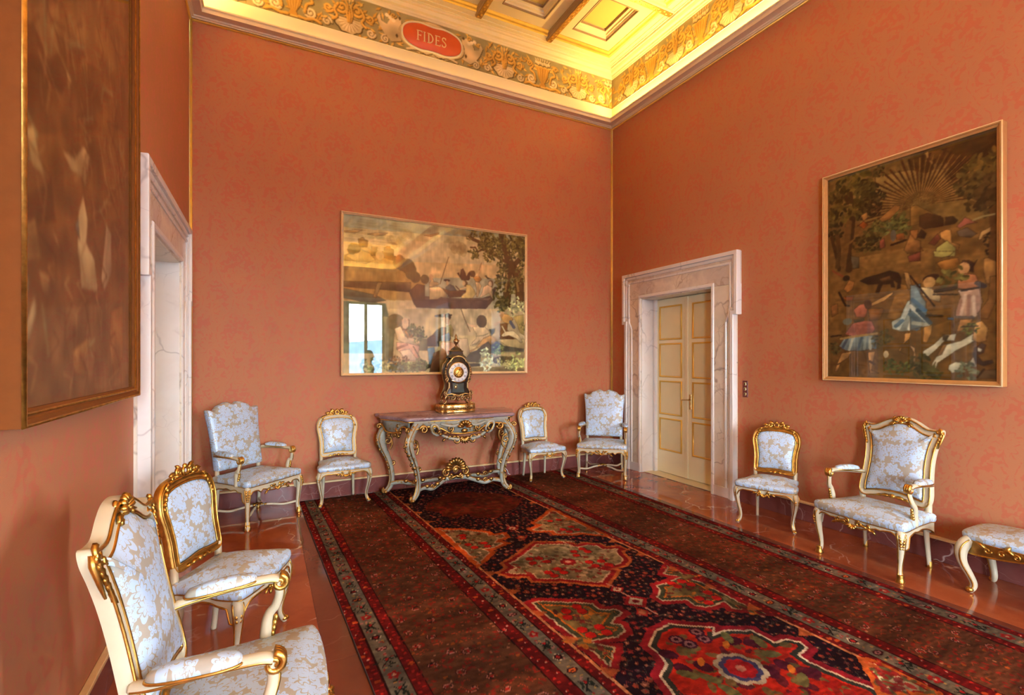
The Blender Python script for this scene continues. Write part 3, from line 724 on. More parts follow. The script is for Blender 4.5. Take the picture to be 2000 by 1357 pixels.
LET = {'F': [([(.14, 0), (.14, 1)], .12), sf(.14, .025), ([(.02, .965), (.56, .965)], .07), ([(.56, 1), (.56, .82)], .05), ([(.14, .53), (.45, .53)], .06), ([(.45, .62), (.45, .44)], .05)],
       'I': [([(.14, 0), (.14, 1)], .12), sf(.14, .025), sf(.14, .975)],
       'D': [([(.14, 0), (.14, 1)], .12), sf(.12, .025), sf(.12, .975), (arcD, .10)],
       'E': [([(.14, 0), (.14, 1)], .12), ([(.02, .965), (.54, .965)], .07), ([(.02, .035), (.58, .035)], .07), ([(.14, .52), (.42, .52)], .06), ([(.54, 1), (.54, .82)], .05), ([(.58, 0), (.58, .18)], .05), ([(.42, .6), (.42, .43)], .05)],
       'S': [(arcS, .10), ([(.46, .98), (.46, .76)], .05), ([(.06, .02), (.06, .26)], .05)]}
xp = -.215
for ch, adv in (('F', .085), ('I', .055), ('D', .098), ('E', .088), ('S', .08)):
    mm = letter(LET[ch], xp, .125); mm.xf(lambda x, y, z: (x, y, z-.062)); lt = mm.build('letter_'+ch, M_LETTER, fc, False); xp += adv

# upper moulding, soffit, gilt moulding
um = rect_sweep([(0, 5.895), (.014, 5.897), (.018, 5.915), (.030, 5.925), (.034, 5.945), (.060, 5.955), (.075, 5.975), (.078, 5.99), (.098, 5.995), (.10, 6.02), (.115, 6.025), (.115, 6.035), (.0, 6.04)], XL, XR, YF, YB).build('trim_6', M_CEIL); sharp(um, 30); struct(um)
so = rect_sweep([(.10, 6.035), (.165, 6.035), (.168, 6.045), (.24, 6.045), (.24, 6.07)], XL, XR, YF, YB).build('trim_7', M_CEIL, smooth=False); struct(so)
gm = rect_sweep([(.24, 6.05), (.25, 6.055), (.262, 6.072), (.28, 6.085), (.295, 6.088), (.300, 6.10), (.30, 6.12)], XL, XR, YF, YB).build('trim_8', M_TRIM); struct(gm)

# coffered ceiling
ce = box(XL-.25, XR+.25, YF-.25, YB+.25, 6.28, 6.42).build('ceiling', M_YEL, smooth=False); struct(ce)
GX = [XL+.30, .35, 1.41, 2.47, 3.53, XR-.30]; GY = [YB-.30-1.06*i for i in range(14)]
BW = .055
cof = {}
def coffer(x0, x1, y0, y1):
    key = (round(x1-x0, 3), round(y1-y0, 3)); w2, d2 = (x1-x0)/2, (y1-y0)/2
    if key not in cof:
        prof = [(0, 6.10), (.16, 6.10), (.163, 6.115), (.178, 6.118), (.182, 6.14), (.205, 6.145), (.212, 6.165), (.245, 6.172), (.25, 6.20)]
        r = rect_sweep(prof, -w2, w2, -d2, d2); a = r.build('coffer_frame', M_CEIL, ce, smooth=False)
        p = bbox(-w2+.25, w2-.25, -d2+.25, d2-.25, 6.196, 6.22, .003).build('coffer_panel', M_YEL, a, False)
        l = rect_sweep([(.158, 6.101), (.162, 6.094), (.170, 6.094), (.174, 6.115)], -w2, w2, -d2, d2).build('coffer_bead', M_BROWN, a, False)
        l2 = rect_sweep([(.238, 6.172), (.242, 6.166), (.25, 6.166), (.252, 6.19)], -w2, w2, -d2, d2).build('coffer_bead', M_BROWN, a, False)
        cof[key] = a
    else: a = copy_tree(cof[key], ce)
    a.location = ((x0+x1)/2, (y0+y1)/2, 0)
for i in range(5):
    for j in range(13):
        xa = GX[i] if i == 0 else GX[i]+BW; xb = GX[i+1] if i == 4 else GX[i+1]-BW
        yb = GY[j] if j == 0 else GY[j]-BW; ya = GY[j+1]+BW
        if ya < YF+.3: ya = YF+.3
        coffer(xa, xb, ya, yb)
def beam(a, b, axis, at):
    """coffer beam: brown moulded sides, gilded carved soffit"""
    prof = [(-.056, 6.12), (-.056, 6.075), (-.048, 6.06), (-.048, 6.03), (-.040, 6.015), (.040, 6.015), (.048, 6.03), (.048, 6.06), (.056, 6.075), (.056, 6.12)]
    L = [[(at+p, t, z) if axis == 'y' else (t, at+p, z) for p, z in prof] for t in (a, b)]
    o = rings(L, True, True, True).build('beam', M_BROWN if axis == 'y' else M_CEIL, ce, False)
    g = MB(); n = int(abs(b-a)/.05)
    for i in range(n):
        t = a+(b-a)*(i+.5)/n; s = .012 if i % 2 else -.012
        g.join(blob((at+s, t, 6.012) if axis == 'y' else (t, at+s, 6.012), (.020, .024, .008) if axis == 'y' else (.024, .020, .008), 6, 4))
    e = box(at-.034, at+.034, a, b, 6.008, 6.016) if axis == 'y' else box(a, b, at-.034, at+.034, 6.008, 6.016)
    e.build('beam_soffit', M_GILT_D, o, False); go = g.build('carved_leaves', M_GILT, o); go['kind'] = 'stuff'
for x in GX[1:-1]: beam(YB-.20, YF+.2, 'y', x)
for y in GY[1:4]: beam(XL+.20, XR-.12, 'x', y)
for y in GY[4:-1]: box(XL+.2, XR-.2, y-.05, y+.05, 6.015, 6.12).build('beam', M_CEIL, ce, False)

# doors with marble surrounds
def band(path, w0, w1, d0, d1, ch=.004):
    """moulding along an open 2-D path (u,z) between offsets w0<w1 (left of travel), from depth d0 to d1 (towards -y)"""
    A = off2(path, w0, False); B = off2(path, w1, False); s = ch
    A2 = off2(path, w0+s, False); B2 = off2(path, w1-s, False)
    L = []
    for P_, d in ((A, d0), (A, d1-s), (A2, d1), (B2, d1), (B, d1-s), (B, d0)): L.append([(p[0], -d, p[1]) for p in P_])
    m = rings(L, False); n = len(path)
    m.f += [tuple(i*n for i in range(6)), tuple(i*n+n-1 for i in reversed(range(6)))]
    return m
def door(name, M, label):
    """local: u along x from 0 to 1.224 opening, z up, front towards -y; placed by matrix"""
    root = bpy.data.objects.new(name, None); COL.objects.link(root); struct(root, label); root.matrix_world = M
    W, H = 1.224, 2.452
    inner = [(W, 0), (W, H), (0, H), (0, 0)]              # travel right->left over the top: left of travel = inside
    ear = [(W+.335, 0), (W+.335, 2.10), (W+.385, 2.10), (W+.385, H+.37), (-.36, H+.37), (-.36, 2.10), (-.31, 2.10), (-.31, 0)]
    # jambs and lintel slabs
    bbox(-.307, 0, -.045, .02, .12, H).build('jamb', M_BRECCIA, root, False); bbox(W, W+.332, -.045, .02, .12, H).build('jamb', M_BRECCIA, root, False)
    bbox(-.33, -.0, -.055, .02, 0, .12).build('plinth', M_WHITE, root, False); bbox(W, W+.355, -.055, .02, 0, .12).build('plinth', M_WHITE, root, False)
    bbox(-.357, W+.382, -.0455, .02, H, H+.367).build('lintel', M_LINTEL, root, False)
    bbox(-.357, -.30, -.0448, .02, 2.103, H).build('ear', M_WHITE, root, False); bbox(W+.32, W+.382, -.0448, .02, 2.103, H).build('ear', M_WHITE, root, False)
    o1 = band(ear, 0, .045, .02, .085).build('outer_moulding', M_WHITE, root, False)
    o2 = band(ear, .045, .085, .03, .065, .008).build('ogee', M_WHITE, root, False)
    # second stepped fascia: follows the ears lower down
    ear2 = [(W+.225, .12), (W+.225, 2.02), (W+.285, 2.14), (W+.285, H+.255), (-.26, H+.255), (-.26, 2.14), (-.20, 2.02), (-.20, .12)]
    band(ear2, 0, .028, .03, .060, .006).build('inner_moulding', M_WHITE, root, False)
    band(inner, -.045, -.003, .03, .058, .008).build('inner_bead', M_WHITE, root, False)
    # reveals
    bbox(-.004, .012, -.03, .24, 0, H, .002).build('reveal', M_WHITE, root, False); bbox(W-.012, W+.004, -.03, .24, 0, H, .002).build('reveal', M_WHITE, root, False)
    bbox(0, W, -.03, .24, H-.012, H+.004, .002).build('reveal', M_BRECCIA, root, False)
    bbox(.02, .06, .17, .26, 0, H-.012, .004).build('door_stop', M_WHITE, root, False)
    bbox(-.1, W+.1, .250, .285, -.01, H+.1, .002).build('back_panel', M_DOOR, root, False)  # unseen panel added behind the leaves to block daylight leaking past them
    bbox(0, W, .02, .30, -.01, .006, .002).build('threshold', M_STUCCO, root, False)
    # two leaves, each with four panels
    lw = (W-.03)/2
    for s in (0, 1):
        x0 = .015+s*lw; x1 = x0+lw-.004; y0, y1 = .215, .249
        lf = bbox(x0, x1, y0, y1, .012, H-.02, .003).build('leaf', M_DOOR, root, False)
        zt = [.30, .80, 1.32, 1.84, 2.36]
        for k in range(4):
            a, b = zt[k]+.045, zt[k+1]-.045; c, d = x0+.11, x1-.11
            bbox(c, d, y0-.004, y0+.01, a, b, .003).build('door_panel', M_DOORP, lf, False)
            q = rect_sweep([(-.022, 0), (-.022, .010), (-.014, .016), (-.006, .012), (0, .004), (0, 0)], c, d, a, b, 'pic').xf(lambda x, y, z: (x, y+y0, z)); q.build('gilt_moulding', M_TRIM, lf)
        if s == 0: bbox(x1-.022, x1+.026, y0-.016, y0, .012, H-.02, .005).build('cover_strip', M_DOOR, lf, False)
        if s == 1:
            hp = bbox(x0+.035, x0+.075, y0-.010, y0, .93, 1.13, .004).build('handle_plate', M_BRASS, lf, False)
            tube(cat([(x0+.055, y0-.01, 1.06), (x0+.055, y0-.045, 1.06), (x0+.04, y0-.055, 1.06), (x0-.05, y0-.05, 1.055)], 5), .009, 8).build('handle', M_BRASS, lf)
    return root
door('door_1', Matrix.Translation((XR, 5.352, 0))@Matrix.Rotation(-math.pi/2, 4, 'Z'), 'ivory double door with gilt mouldings in a marble surround')
door('door_2', Matrix.Translation((XL, 3.93, 0))@Matrix.Rotation(math.pi/2, 4, 'Z'), 'door in a white marble surround on the side wall')

# traced outlines for the painted surfaces (metres on each surface)
PD_leafclusters=[(1.671,1.866,.06),(1.613,1.801,.04),(1.827,1.889,.09),(1.896,1.87,.08),(1.837,1.827,.06),(1.876,1.786,.09),(1.817,1.743,.08),(1.946,1.775,.08),(1.797,1.705,.06),(1.886,1.669,.06),(1.997,1.652,.07),(1.906,1.589,.08),(1.671,1.593,.07),(1.71,1.579,.05),(2.037,1.629,.06),(2.098,1.469,.08),(2.078,1.605,.06),(2.119,1.415,.07),(2.078,1.311,.09),(2.057,1.263,.08),(2.078,1.172,.07),(2.359,1.66,.09),(2.412,1.628,.07),(2.306,1.767,.09),(2.222,1.721,.07),(2.17,1.836,.08),(2.327,1.854,.1),(2.401,1.862,.09),(2.412,1.533,.07),(2.369,1.417,.07),(2.39,1.315,.07),(2.253,1.287,.06),(2.253,1.156,.07),(2.057,1.024,.1),(2.098,.971,.1),(2.037,1.785,.06),(2.243,1.612,.06),(2.027,1.738,.07),(2.201,1.775,.07),(2.38,1.765,.09),(2.422,1.798,.08)]
PD_B=[('p',(150,140,112),[(.029,1.901),(1.38,1.912),(2.435,1.905),(2.435,1.847),(.029,1.73)]),('p',(190,160,112),[(.029,1.747),(1.009,1.778),(2.435,1.827),(2.435,1.75),(.029,1.632)]),('p',(206,160,108),[(.761,1.405),(2.435,1.498),(2.435,1.323),(.866,1.206)]),('p',(170,150,118),[(.902,1.209),(1.573,1.268),(2.435,1.294),(2.435,.858),(.902,.791)]),('p',(198,166,122),[(.522,.808),(2.435,.897),(2.435,.47),(.522,.436)]),('p',(170,130,85),[(.04,1.689),(.155,1.686),(.217,1.721),(.248,1.733),(.155,1.726),(.04,1.704)]),('p',(168,128,84),[(.303,1.695),(.414,1.68),(.512,1.711),(.544,1.735),(.398,1.723)]),('p',(172,132,85),[(1.002,1.759),(1.09,1.752),(1.198,1.799),(1.198,1.816),(1.09,1.778)]),('e',(150,112,70),[(.561,1.659)],.032,.045,.4,.42),('e',(150,112,70),[(.594,1.679)],.032,.045,.4,.42),('e',(150,112,70),[(.618,1.632)],.032,.045,.4,.42),('e',(150,112,70),[(.652,1.636)],.032,.045,.4,.42),('e',(150,112,70),[(.685,1.656)],.032,.045,.4,.42),('e',(150,112,70),[(.727,1.744)],.032,.045,.4,.42),('e',(150,112,70),[(.744,1.696)],.032,.045,.4,.42),('e',(150,112,70),[(.769,1.749)],.032,.045,.4,.42),('e',(150,112,70),[(.71,1.642)],.032,.045,.4,.42),('e',(150,112,70),[(.795,1.735)],.032,.045,.4,.42),('e',(150,112,70),[(.82,1.747)],.032,.045,.4,.42),('e',(150,112,70),[(.846,1.741)],.032,.045,.4,.42),('e',(150,112,70),[(.627,1.592)],.032,.045,.4,.42),('e',(150,112,70),[(.668,1.613)],.032,.045,.4,.42),('p',(172,128,74),[(.033,1.418),(.101,1.457),(.209,1.532),(.303,1.541),(.351,1.514),(.422,1.448),(.528,1.425),(.643,1.386),(.769,1.389),(.863,1.304),(.872,1.245),(1.011,1.196),(1.011,.94),(.033,.887)]),('p',(190,146,86),[(.055,1.413),(.217,1.508),(.327,1.471),(.398,1.396),(.287,1.338),(.155,1.358)]),('e',(120,92,58),[(.155,1.51)],.075,.06,0),('e',(112,86,56),[(.124,1.483)],.05,.05,0),('p',(128,88,50),[(.197,1.631),(.217,1.629),(.24,1.648),(.264,1.646),(.268,1.627),(.311,1.615),(.303,1.541),(.209,1.532)]),('p',(128,88,50),[(.351,1.55),(.422,1.55),(.414,1.496),(.431,1.448),(.351,1.441)]),('p',(128,88,50),[(.503,1.55),(.54,1.574),(.577,1.574),(.577,1.553),(.618,1.541),(.618,1.466),(.643,1.46),(.643,1.394),(.503,1.431)]),('l',(128,88,50),[(.414,1.496),(.503,1.488)],.03),('e',(205,160,105),[(.451,1.454)],.05,.055,0),('e',(108,82,50),[(.677,1.38)],.066,.072,0),('e',(108,82,50),[(.727,1.368)],.077,.08399999999999999,0),('e',(108,82,50),[(.795,1.349)],.08800000000000001,.09599999999999999,0),('e',(108,82,50),[(.837,1.31)],.066,.072,0),('e',(108,82,50),[(.829,1.259)],.066,.072,0),('e',(108,82,50),[(.889,1.221)],.066,.072,0),('e',(108,82,50),[(1.011,1.205)],.055,.06,0),('e',(108,82,50),[(.693,1.432)],.0495,.05399999999999999,0),('p',(110,85,58),[(.029,1.111),(.831,1.152),(.831,1.03),(.455,1.041),(.029,1.046)]),('p',(92,86,66),[(.029,1.03),(.406,.971),(.522,.91),(.324,.866),(.029,.916)]),('p',(140,110,72),[(.373,.952),(.397,1.037),(.422,1.123),(.48,1.127),(.447,1.04),(.406,.937)]),('p',(110,112,84),[(.029,.883),(.522,.876),(.623,.438),(.556,.267),(.029,.264)]),('p',(120,112,80),[(.488,.722),(.709,.697),(.726,.611),(.623,.506),(.606,.182),(.488,.182)]),('p',(88,62,48),[(.805,1.046),(1.009,.989),(1.457,.987),(1.772,1.005),(1.945,1.062),(1.976,1.176),(2.007,1.159),(1.965,.997),(1.853,.87),(1.304,.848),(.902,.843),(.866,.894)]),('p',(112,80,60),[(.805,1.046),(1.009,.989),(1.457,.987),(1.934,1.023),(1.893,.984),(1.009,.945),(.849,.997)]),('p',(96,66,44),[(.812,1.039),(.915,1.139),(1.011,1.128),(1.011,.94),(.88,.933)]),('p',(205,160,110),[(1.07,1.106),(1.204,1.123),(1.249,1.1),(1.313,1.0),(1.231,.995),(1.177,.962),(1.07,.951)]),('p',(200,152,105),[(1.07,1.166),(1.114,1.221),(1.132,1.179),(1.186,1.178),(1.195,1.149),(1.105,1.117),(1.07,1.114)]),('e',(196,140,96),[(1.092,1.236)],.028,.04,0),('l',(120,84,52),[(1.327,1.516),(1.258,1.301),(1.209,1.158)],.01),('e',(70,48,38),[(1.304,1.213)],.045,.016,0),('e',(185,140,100),[(1.309,1.178)],.02,.032,0),('p',(92,82,74),[(1.286,1.12),(1.341,1.167),(1.396,1.145),(1.434,1.095),(1.424,1.015),(1.322,1.0)]),('p',(104,68,42),[(1.24,1.108),(1.341,1.08),(1.565,1.099),(1.575,1.081),(1.527,1.056),(1.499,1.01),(1.341,.993)]),('l',(80,54,38),[(1.424,1.147),(1.48,1.098),(1.565,1.085)],.012),('e',(110,78,50),[(1.556,1.191)],.035,.042,.3),('e',(205,160,115),[(1.537,1.19)],.022,.032,0),('p',(200,160,96),[(1.57,1.174),(1.623,1.178),(1.68,1.119),(1.71,1.067),(1.661,1.002),(1.509,.993),(1.499,1.019),(1.565,1.076)]),('l',(212,165,118),[(1.565,1.139),(1.49,1.111)],.022),('e',(104,72,46),[(1.661,1.324)],.04,.045,0),('p',(190,124,66),[(1.671,1.28),(1.748,1.304),(1.792,1.262),(1.758,1.223),(1.7,1.228)]),('l',(205,150,100),[(1.739,1.303),(1.778,1.387),(1.783,1.46)],.02),('l',(140,100,64),[(1.753,1.376),(1.79,1.483)],.009),('p',(196,150,104),[(1.7,1.219),(1.758,1.219),(1.788,1.171),(1.739,1.024),(1.71,1.022),(1.719,1.131)]),('e',(118,84,60),[(1.926,1.213)],.04,.05,0),('e',(215,168,126),[(1.916,1.207)],.025,.036,0),('p',(212,166,124),[(1.817,1.164),(1.876,1.195),(1.946,1.164),(1.936,1.099),(1.976,1.02),(1.946,1.009),(1.896,1.088),(1.817,1.038),(1.758,1.016),(1.797,1.091)]),('p',(84,62,48),[(1.946,1.136),(2.007,1.177),(1.976,1.047),(1.956,1.055)]),('p',(92,58,38),[(1.443,1.315),(1.471,1.326),(1.48,1.274),(1.499,1.364),(1.527,1.384),(1.556,1.333),(1.575,1.281),(1.604,1.337),(1.623,1.356),(1.623,1.258),(1.604,1.235),(1.509,1.232)]),('p',(84,66,48),[(1.837,1.31),(1.857,1.321),(1.876,1.295),(1.931,1.277),(1.876,1.273)]),('e',(140,108,70),[(1.378,1.661)],.05,.06,.3,.42),('e',(140,108,70),[(1.406,1.62)],.05,.06,.3,.42),('e',(140,108,70),[(1.462,1.679)],.05,.06,.3,.42),('e',(140,108,70),[(1.499,1.629)],.05,.06,.3,.42),('e',(140,108,70),[(1.527,1.597)],.05,.06,.3,.42),('e',(140,108,70),[(1.546,1.643)],.05,.06,.3,.42),('e',(140,108,70),[(1.48,1.61)],.05,.06,.3,.42),('e',(140,108,70),[(1.518,1.667)],.05,.06,.3,.42),('e',(158,124,76),[(1.341,1.867)],.06,.05,0,.42),('e',(158,124,76),[(1.396,1.856)],.06,.05,0,.42),('e',(158,124,76),[(1.452,1.871)],.06,.05,0,.42),('e',(158,124,76),[(1.509,1.86)],.06,.05,0,.42),('e',(158,124,76),[(1.565,1.858)],.06,.05,0,.42),('l',(92,62,34),[(2.098,1.884),(2.129,1.758),(2.17,1.605),(2.222,1.517)],.11),('l',(92,62,34),[(2.422,1.723),(2.369,1.586),(2.274,1.493)],.07),('l',(100,68,38),[(2.181,1.513),(2.078,1.559),(1.976,1.605),(1.896,1.633),(1.817,1.698),(1.758,1.755),(1.671,1.781),(1.623,1.807)],.045),('l',(100,68,38),[(1.876,1.658),(1.807,1.661),(1.739,1.627),(1.7,1.677),(1.632,1.67)],.022),('p',(86,56,30),[(2.15,1.519),(2.274,1.531),(2.369,1.436),(2.433,1.253),(2.433,.916),(2.316,.91),(2.285,1.242),(2.243,1.37),(2.222,.906),(2.108,.901),(2.129,1.231)]),('l',(150,110,62),[(2.17,1.345),(2.15,1.177),(2.139,1.084)],.03),('l',(150,110,62),[(2.306,1.309),(2.337,1.171),(2.359,.966)],.035),('p',(86,56,30),[(2.108,1.109),(2.222,1.116),(2.222,.949),(2.129,.926)]),('p',(86,56,30),[(2.316,1.122),(2.433,1.129),(2.433,.95),(2.316,.963)]),('p',(190,160,112),[(1.07,.496),(2.017,.517),(2.433,.347),(2.433,.031),(1.07,.046)]),('p',(84,76,62),[(1.546,.258),(1.719,.313),(1.847,.422),(1.916,.442),(2.027,.444),(2.119,.38),(2.433,.337),(2.433,.299),(2.119,.297),(1.946,.278),(1.778,.241),(1.778,.151),(1.546,.16)]),('p',(70,66,58),[(1.527,.134),(1.758,.142),(1.778,.106),(1.527,.09)]),('p',(196,162,112),[(2.027,.462),(2.433,.479),(2.433,.337),(2.17,.372)]),('p',(178,146,100),[(1.956,.278),(2.433,.29),(2.433,.186),(1.916,.223)]),('p',(130,108,72),[(1.584,.08),(2.433,.101),(2.433,.031),(1.584,.04)]),('e',(92,74,48),[(2.078,.187)],.14,.05,.1),('e',(96,78,50),[(2.243,.186)],.1,.05,0),('p',(88,84,82),[(1.896,.596),(1.986,.608),(1.976,.552),(1.936,.515)]),('p',(212,176,130),[(1.661,.634),(1.739,.655),(1.807,.648),(1.886,.587),(1.916,.515),(1.817,.476),(1.758,.403),(1.68,.366),(1.632,.374),(1.661,.42),(1.71,.465),(1.719,.528),(1.68,.581)]),('p',(190,138,86),[(1.817,.476),(1.916,.515),(2.017,.471),(1.976,.406),(1.926,.387),(1.886,.432),(1.719,.34),(1.623,.285),(1.584,.294),(1.7,.339)]),('e',(90,72,54),[(1.792,.701)],.075,.085,0),('l',(214,170,126),[(1.719,.636),(1.642,.634),(1.584,.659)],.03),('l',(86,66,44),[(1.499,.85),(1.546,.728),(1.623,.562)],.01),('l',(150,126,92),[(1.71,.501),(1.817,.512),(1.886,.541)],.014),('l',(140,118,88),[(1.661,.384),(1.719,.402),(1.758,.439)],.02),('p',(120,76,42),[(2.057,.674),(2.181,.696),(2.17,.594),(2.264,.522),(2.38,.478),(2.057,.472)]),('p',(196,144,84),[(2.078,.767),(2.129,.815),(2.222,.8),(2.264,.746),(2.201,.678),(2.098,.703)]),('e',(205,150,100),[(2.083,.813)],.04,.045,0),('l',(200,150,104),[(2.098,.712),(2.017,.682),(1.986,.662)],.03),('l',(96,92,100),[(2.222,.707),(2.274,.634)],.045),('p',(216,184,138),[(2.078,.647),(2.098,.657),(2.15,.575),(2.264,.587),(2.348,.524),(2.412,.431),(2.38,.421),(2.316,.476),(2.201,.521),(2.108,.5),(2.078,.518),(2.129,.565)]),('p',(170,138,80),[(2.264,.783),(2.422,.817),(2.433,.526),(2.369,.562),(2.327,.673)]),('p',(80,72,54),[(1.105,.497),(1.168,.567),(1.231,.604),(1.295,.606),(1.295,.449),(1.141,.412),(1.07,.393),(1.07,.479)]),('e',(64,52,42),[(1.258,.757)],.12,.02,.1),('e',(60,46,38),[(1.318,.742)],.04,.045,0),('e',(180,134,92),[(1.309,.693)],.03,.05,0),('p',(150,126,74),[(1.295,.623),(1.359,.643),(1.396,.573),(1.387,.486),(1.341,.502),(1.322,.537),(1.295,.519)]),('p',(92,104,112),[(1.231,.5),(1.332,.537),(1.359,.467),(1.341,.432),(1.231,.422)]),('p',(205,150,114),[(1.222,.413),(1.359,.415),(1.471,.399),(1.546,.276),(1.499,.187),(1.213,.187)]),('p',(196,160,120),[(1.434,.46),(1.584,.472),(1.623,.276),(1.565,.205),(1.49,.311)]),('p',(74,60,46),[(1.046,.461),(1.108,.488),(1.198,.482),(1.198,.361),(1.046,.359)]),('p',(96,124,138),[(1.041,.333),(1.135,.351),(1.144,.274),(1.117,.256),(1.117,.136),(1.063,.128),(1.055,.273)]),('p',(40,32,30),[(1.002,.094),(1.055,.128),(1.126,.127),(1.117,.093),(1.037,.076)]),('p',(112,100,68),[(.941,.307),(.923,.391),(.967,.451),(1.046,.444),(1.046,.307)]),('p',(100,60,36),[(1.126,.274),(1.205,.309),(1.205,.032),(1.072,.033)]),('e',(120,106,74),[(.643,.653)],.11,.1,0),('p',(150,108,66),[(.71,.689),(.761,.703),(.812,.684),(.812,.558),(.727,.556)]),('e',(216,172,130),[(.761,.64)],.045,.07,0),('p',(216,176,132),[(.627,.57),(.702,.605),(.727,.556),(.761,.481),(.941,.366),(.923,.34),(.846,.365),(.727,.405),(.66,.437)]),('p',(176,120,70),[(.752,.54),(.803,.566),(.863,.475),(.795,.448)]),('p',(206,150,120),[(.652,.404),(.786,.398),(.941,.358),(.923,.23),(.958,.179),(.769,.175),(.727,.246),(.652,.321)]),('p',(222,180,146),[(.693,.296),(.812,.322),(.889,.222),(.932,.179),(.769,.175)]),('p',(178,120,100),[(.652,.338),(.786,.389),(.795,.373),(.66,.313)]),('l',(90,64,44),[(.863,.357),(.967,.179)],.012),('l',(214,172,130),[(.812,.449),(.932,.408)],.03),('k',(96,94,58),[(.854,.559)],.07),('k',(96,94,58),[(.932,.527)],.07),('k',(96,94,58),[(.915,.459)],.06),('k',(96,94,58),[(.976,.494)],.06),('k',(96,94,58),[(.846,.593)],.05),('k',(96,94,58),[(.958,.562)],.05),('p',(104,98,64),[(.561,.138),(.677,.138),(1.019,.179),(1.063,.11),(1.019,.047),(.561,.052)]),('k',(110,118,110),[(.618,.122)],.09),('k',(130,96,66),[(.643,.188)],.06),('k',(128,98,70),[(.744,.179)],.06),('k',(96,98,60),[(.769,.112)],.08),('k',(150,142,96),[(.854,.095)],.08),('k',(120,116,76),[(.923,.137)],.07),('k',(86,88,56),[(.984,.137)],.06),('k',(84,92,72),[(.677,.088)],.07),('k',(92,96,60),[(.915,.077)],.07),('k',(150,140,100),[(.303,.099)],.1),('k',(110,110,70),[(.398,.107)],.1),('k',(170,150,100),[(.479,.122)],.09),('k',(200,196,160),[(1.857,.178)],.1),('k',(190,188,150),[(1.866,.25)],.1),('k',(214,208,176),[(1.857,.105)],.08),('k',(120,126,70),[(2.017,.324)],.07),('k',(128,130,76),[(2.078,.325)],.06),('k',(166,160,100),[(2.327,.168)],.12),('k',(190,178,110),[(2.306,.112)],.1),('k',(196,176,110),[(2.181,.131)],.06),('k',(176,156,92),[(2.047,.159)],.06),('k',(186,172,124),[(2.327,.954)],.1),('k',(180,166,118),[(2.253,.876)],.09),('k',(176,162,112),[(2.401,.911)],.09),('k',(96,84,46),[(2.078,.923)],.1),('k',(120,104,60),[(2.422,.657)],.06)]  # hill colour is lightened to hold the cove glow reflected in the glass
PD_rays=(.755,1.444)
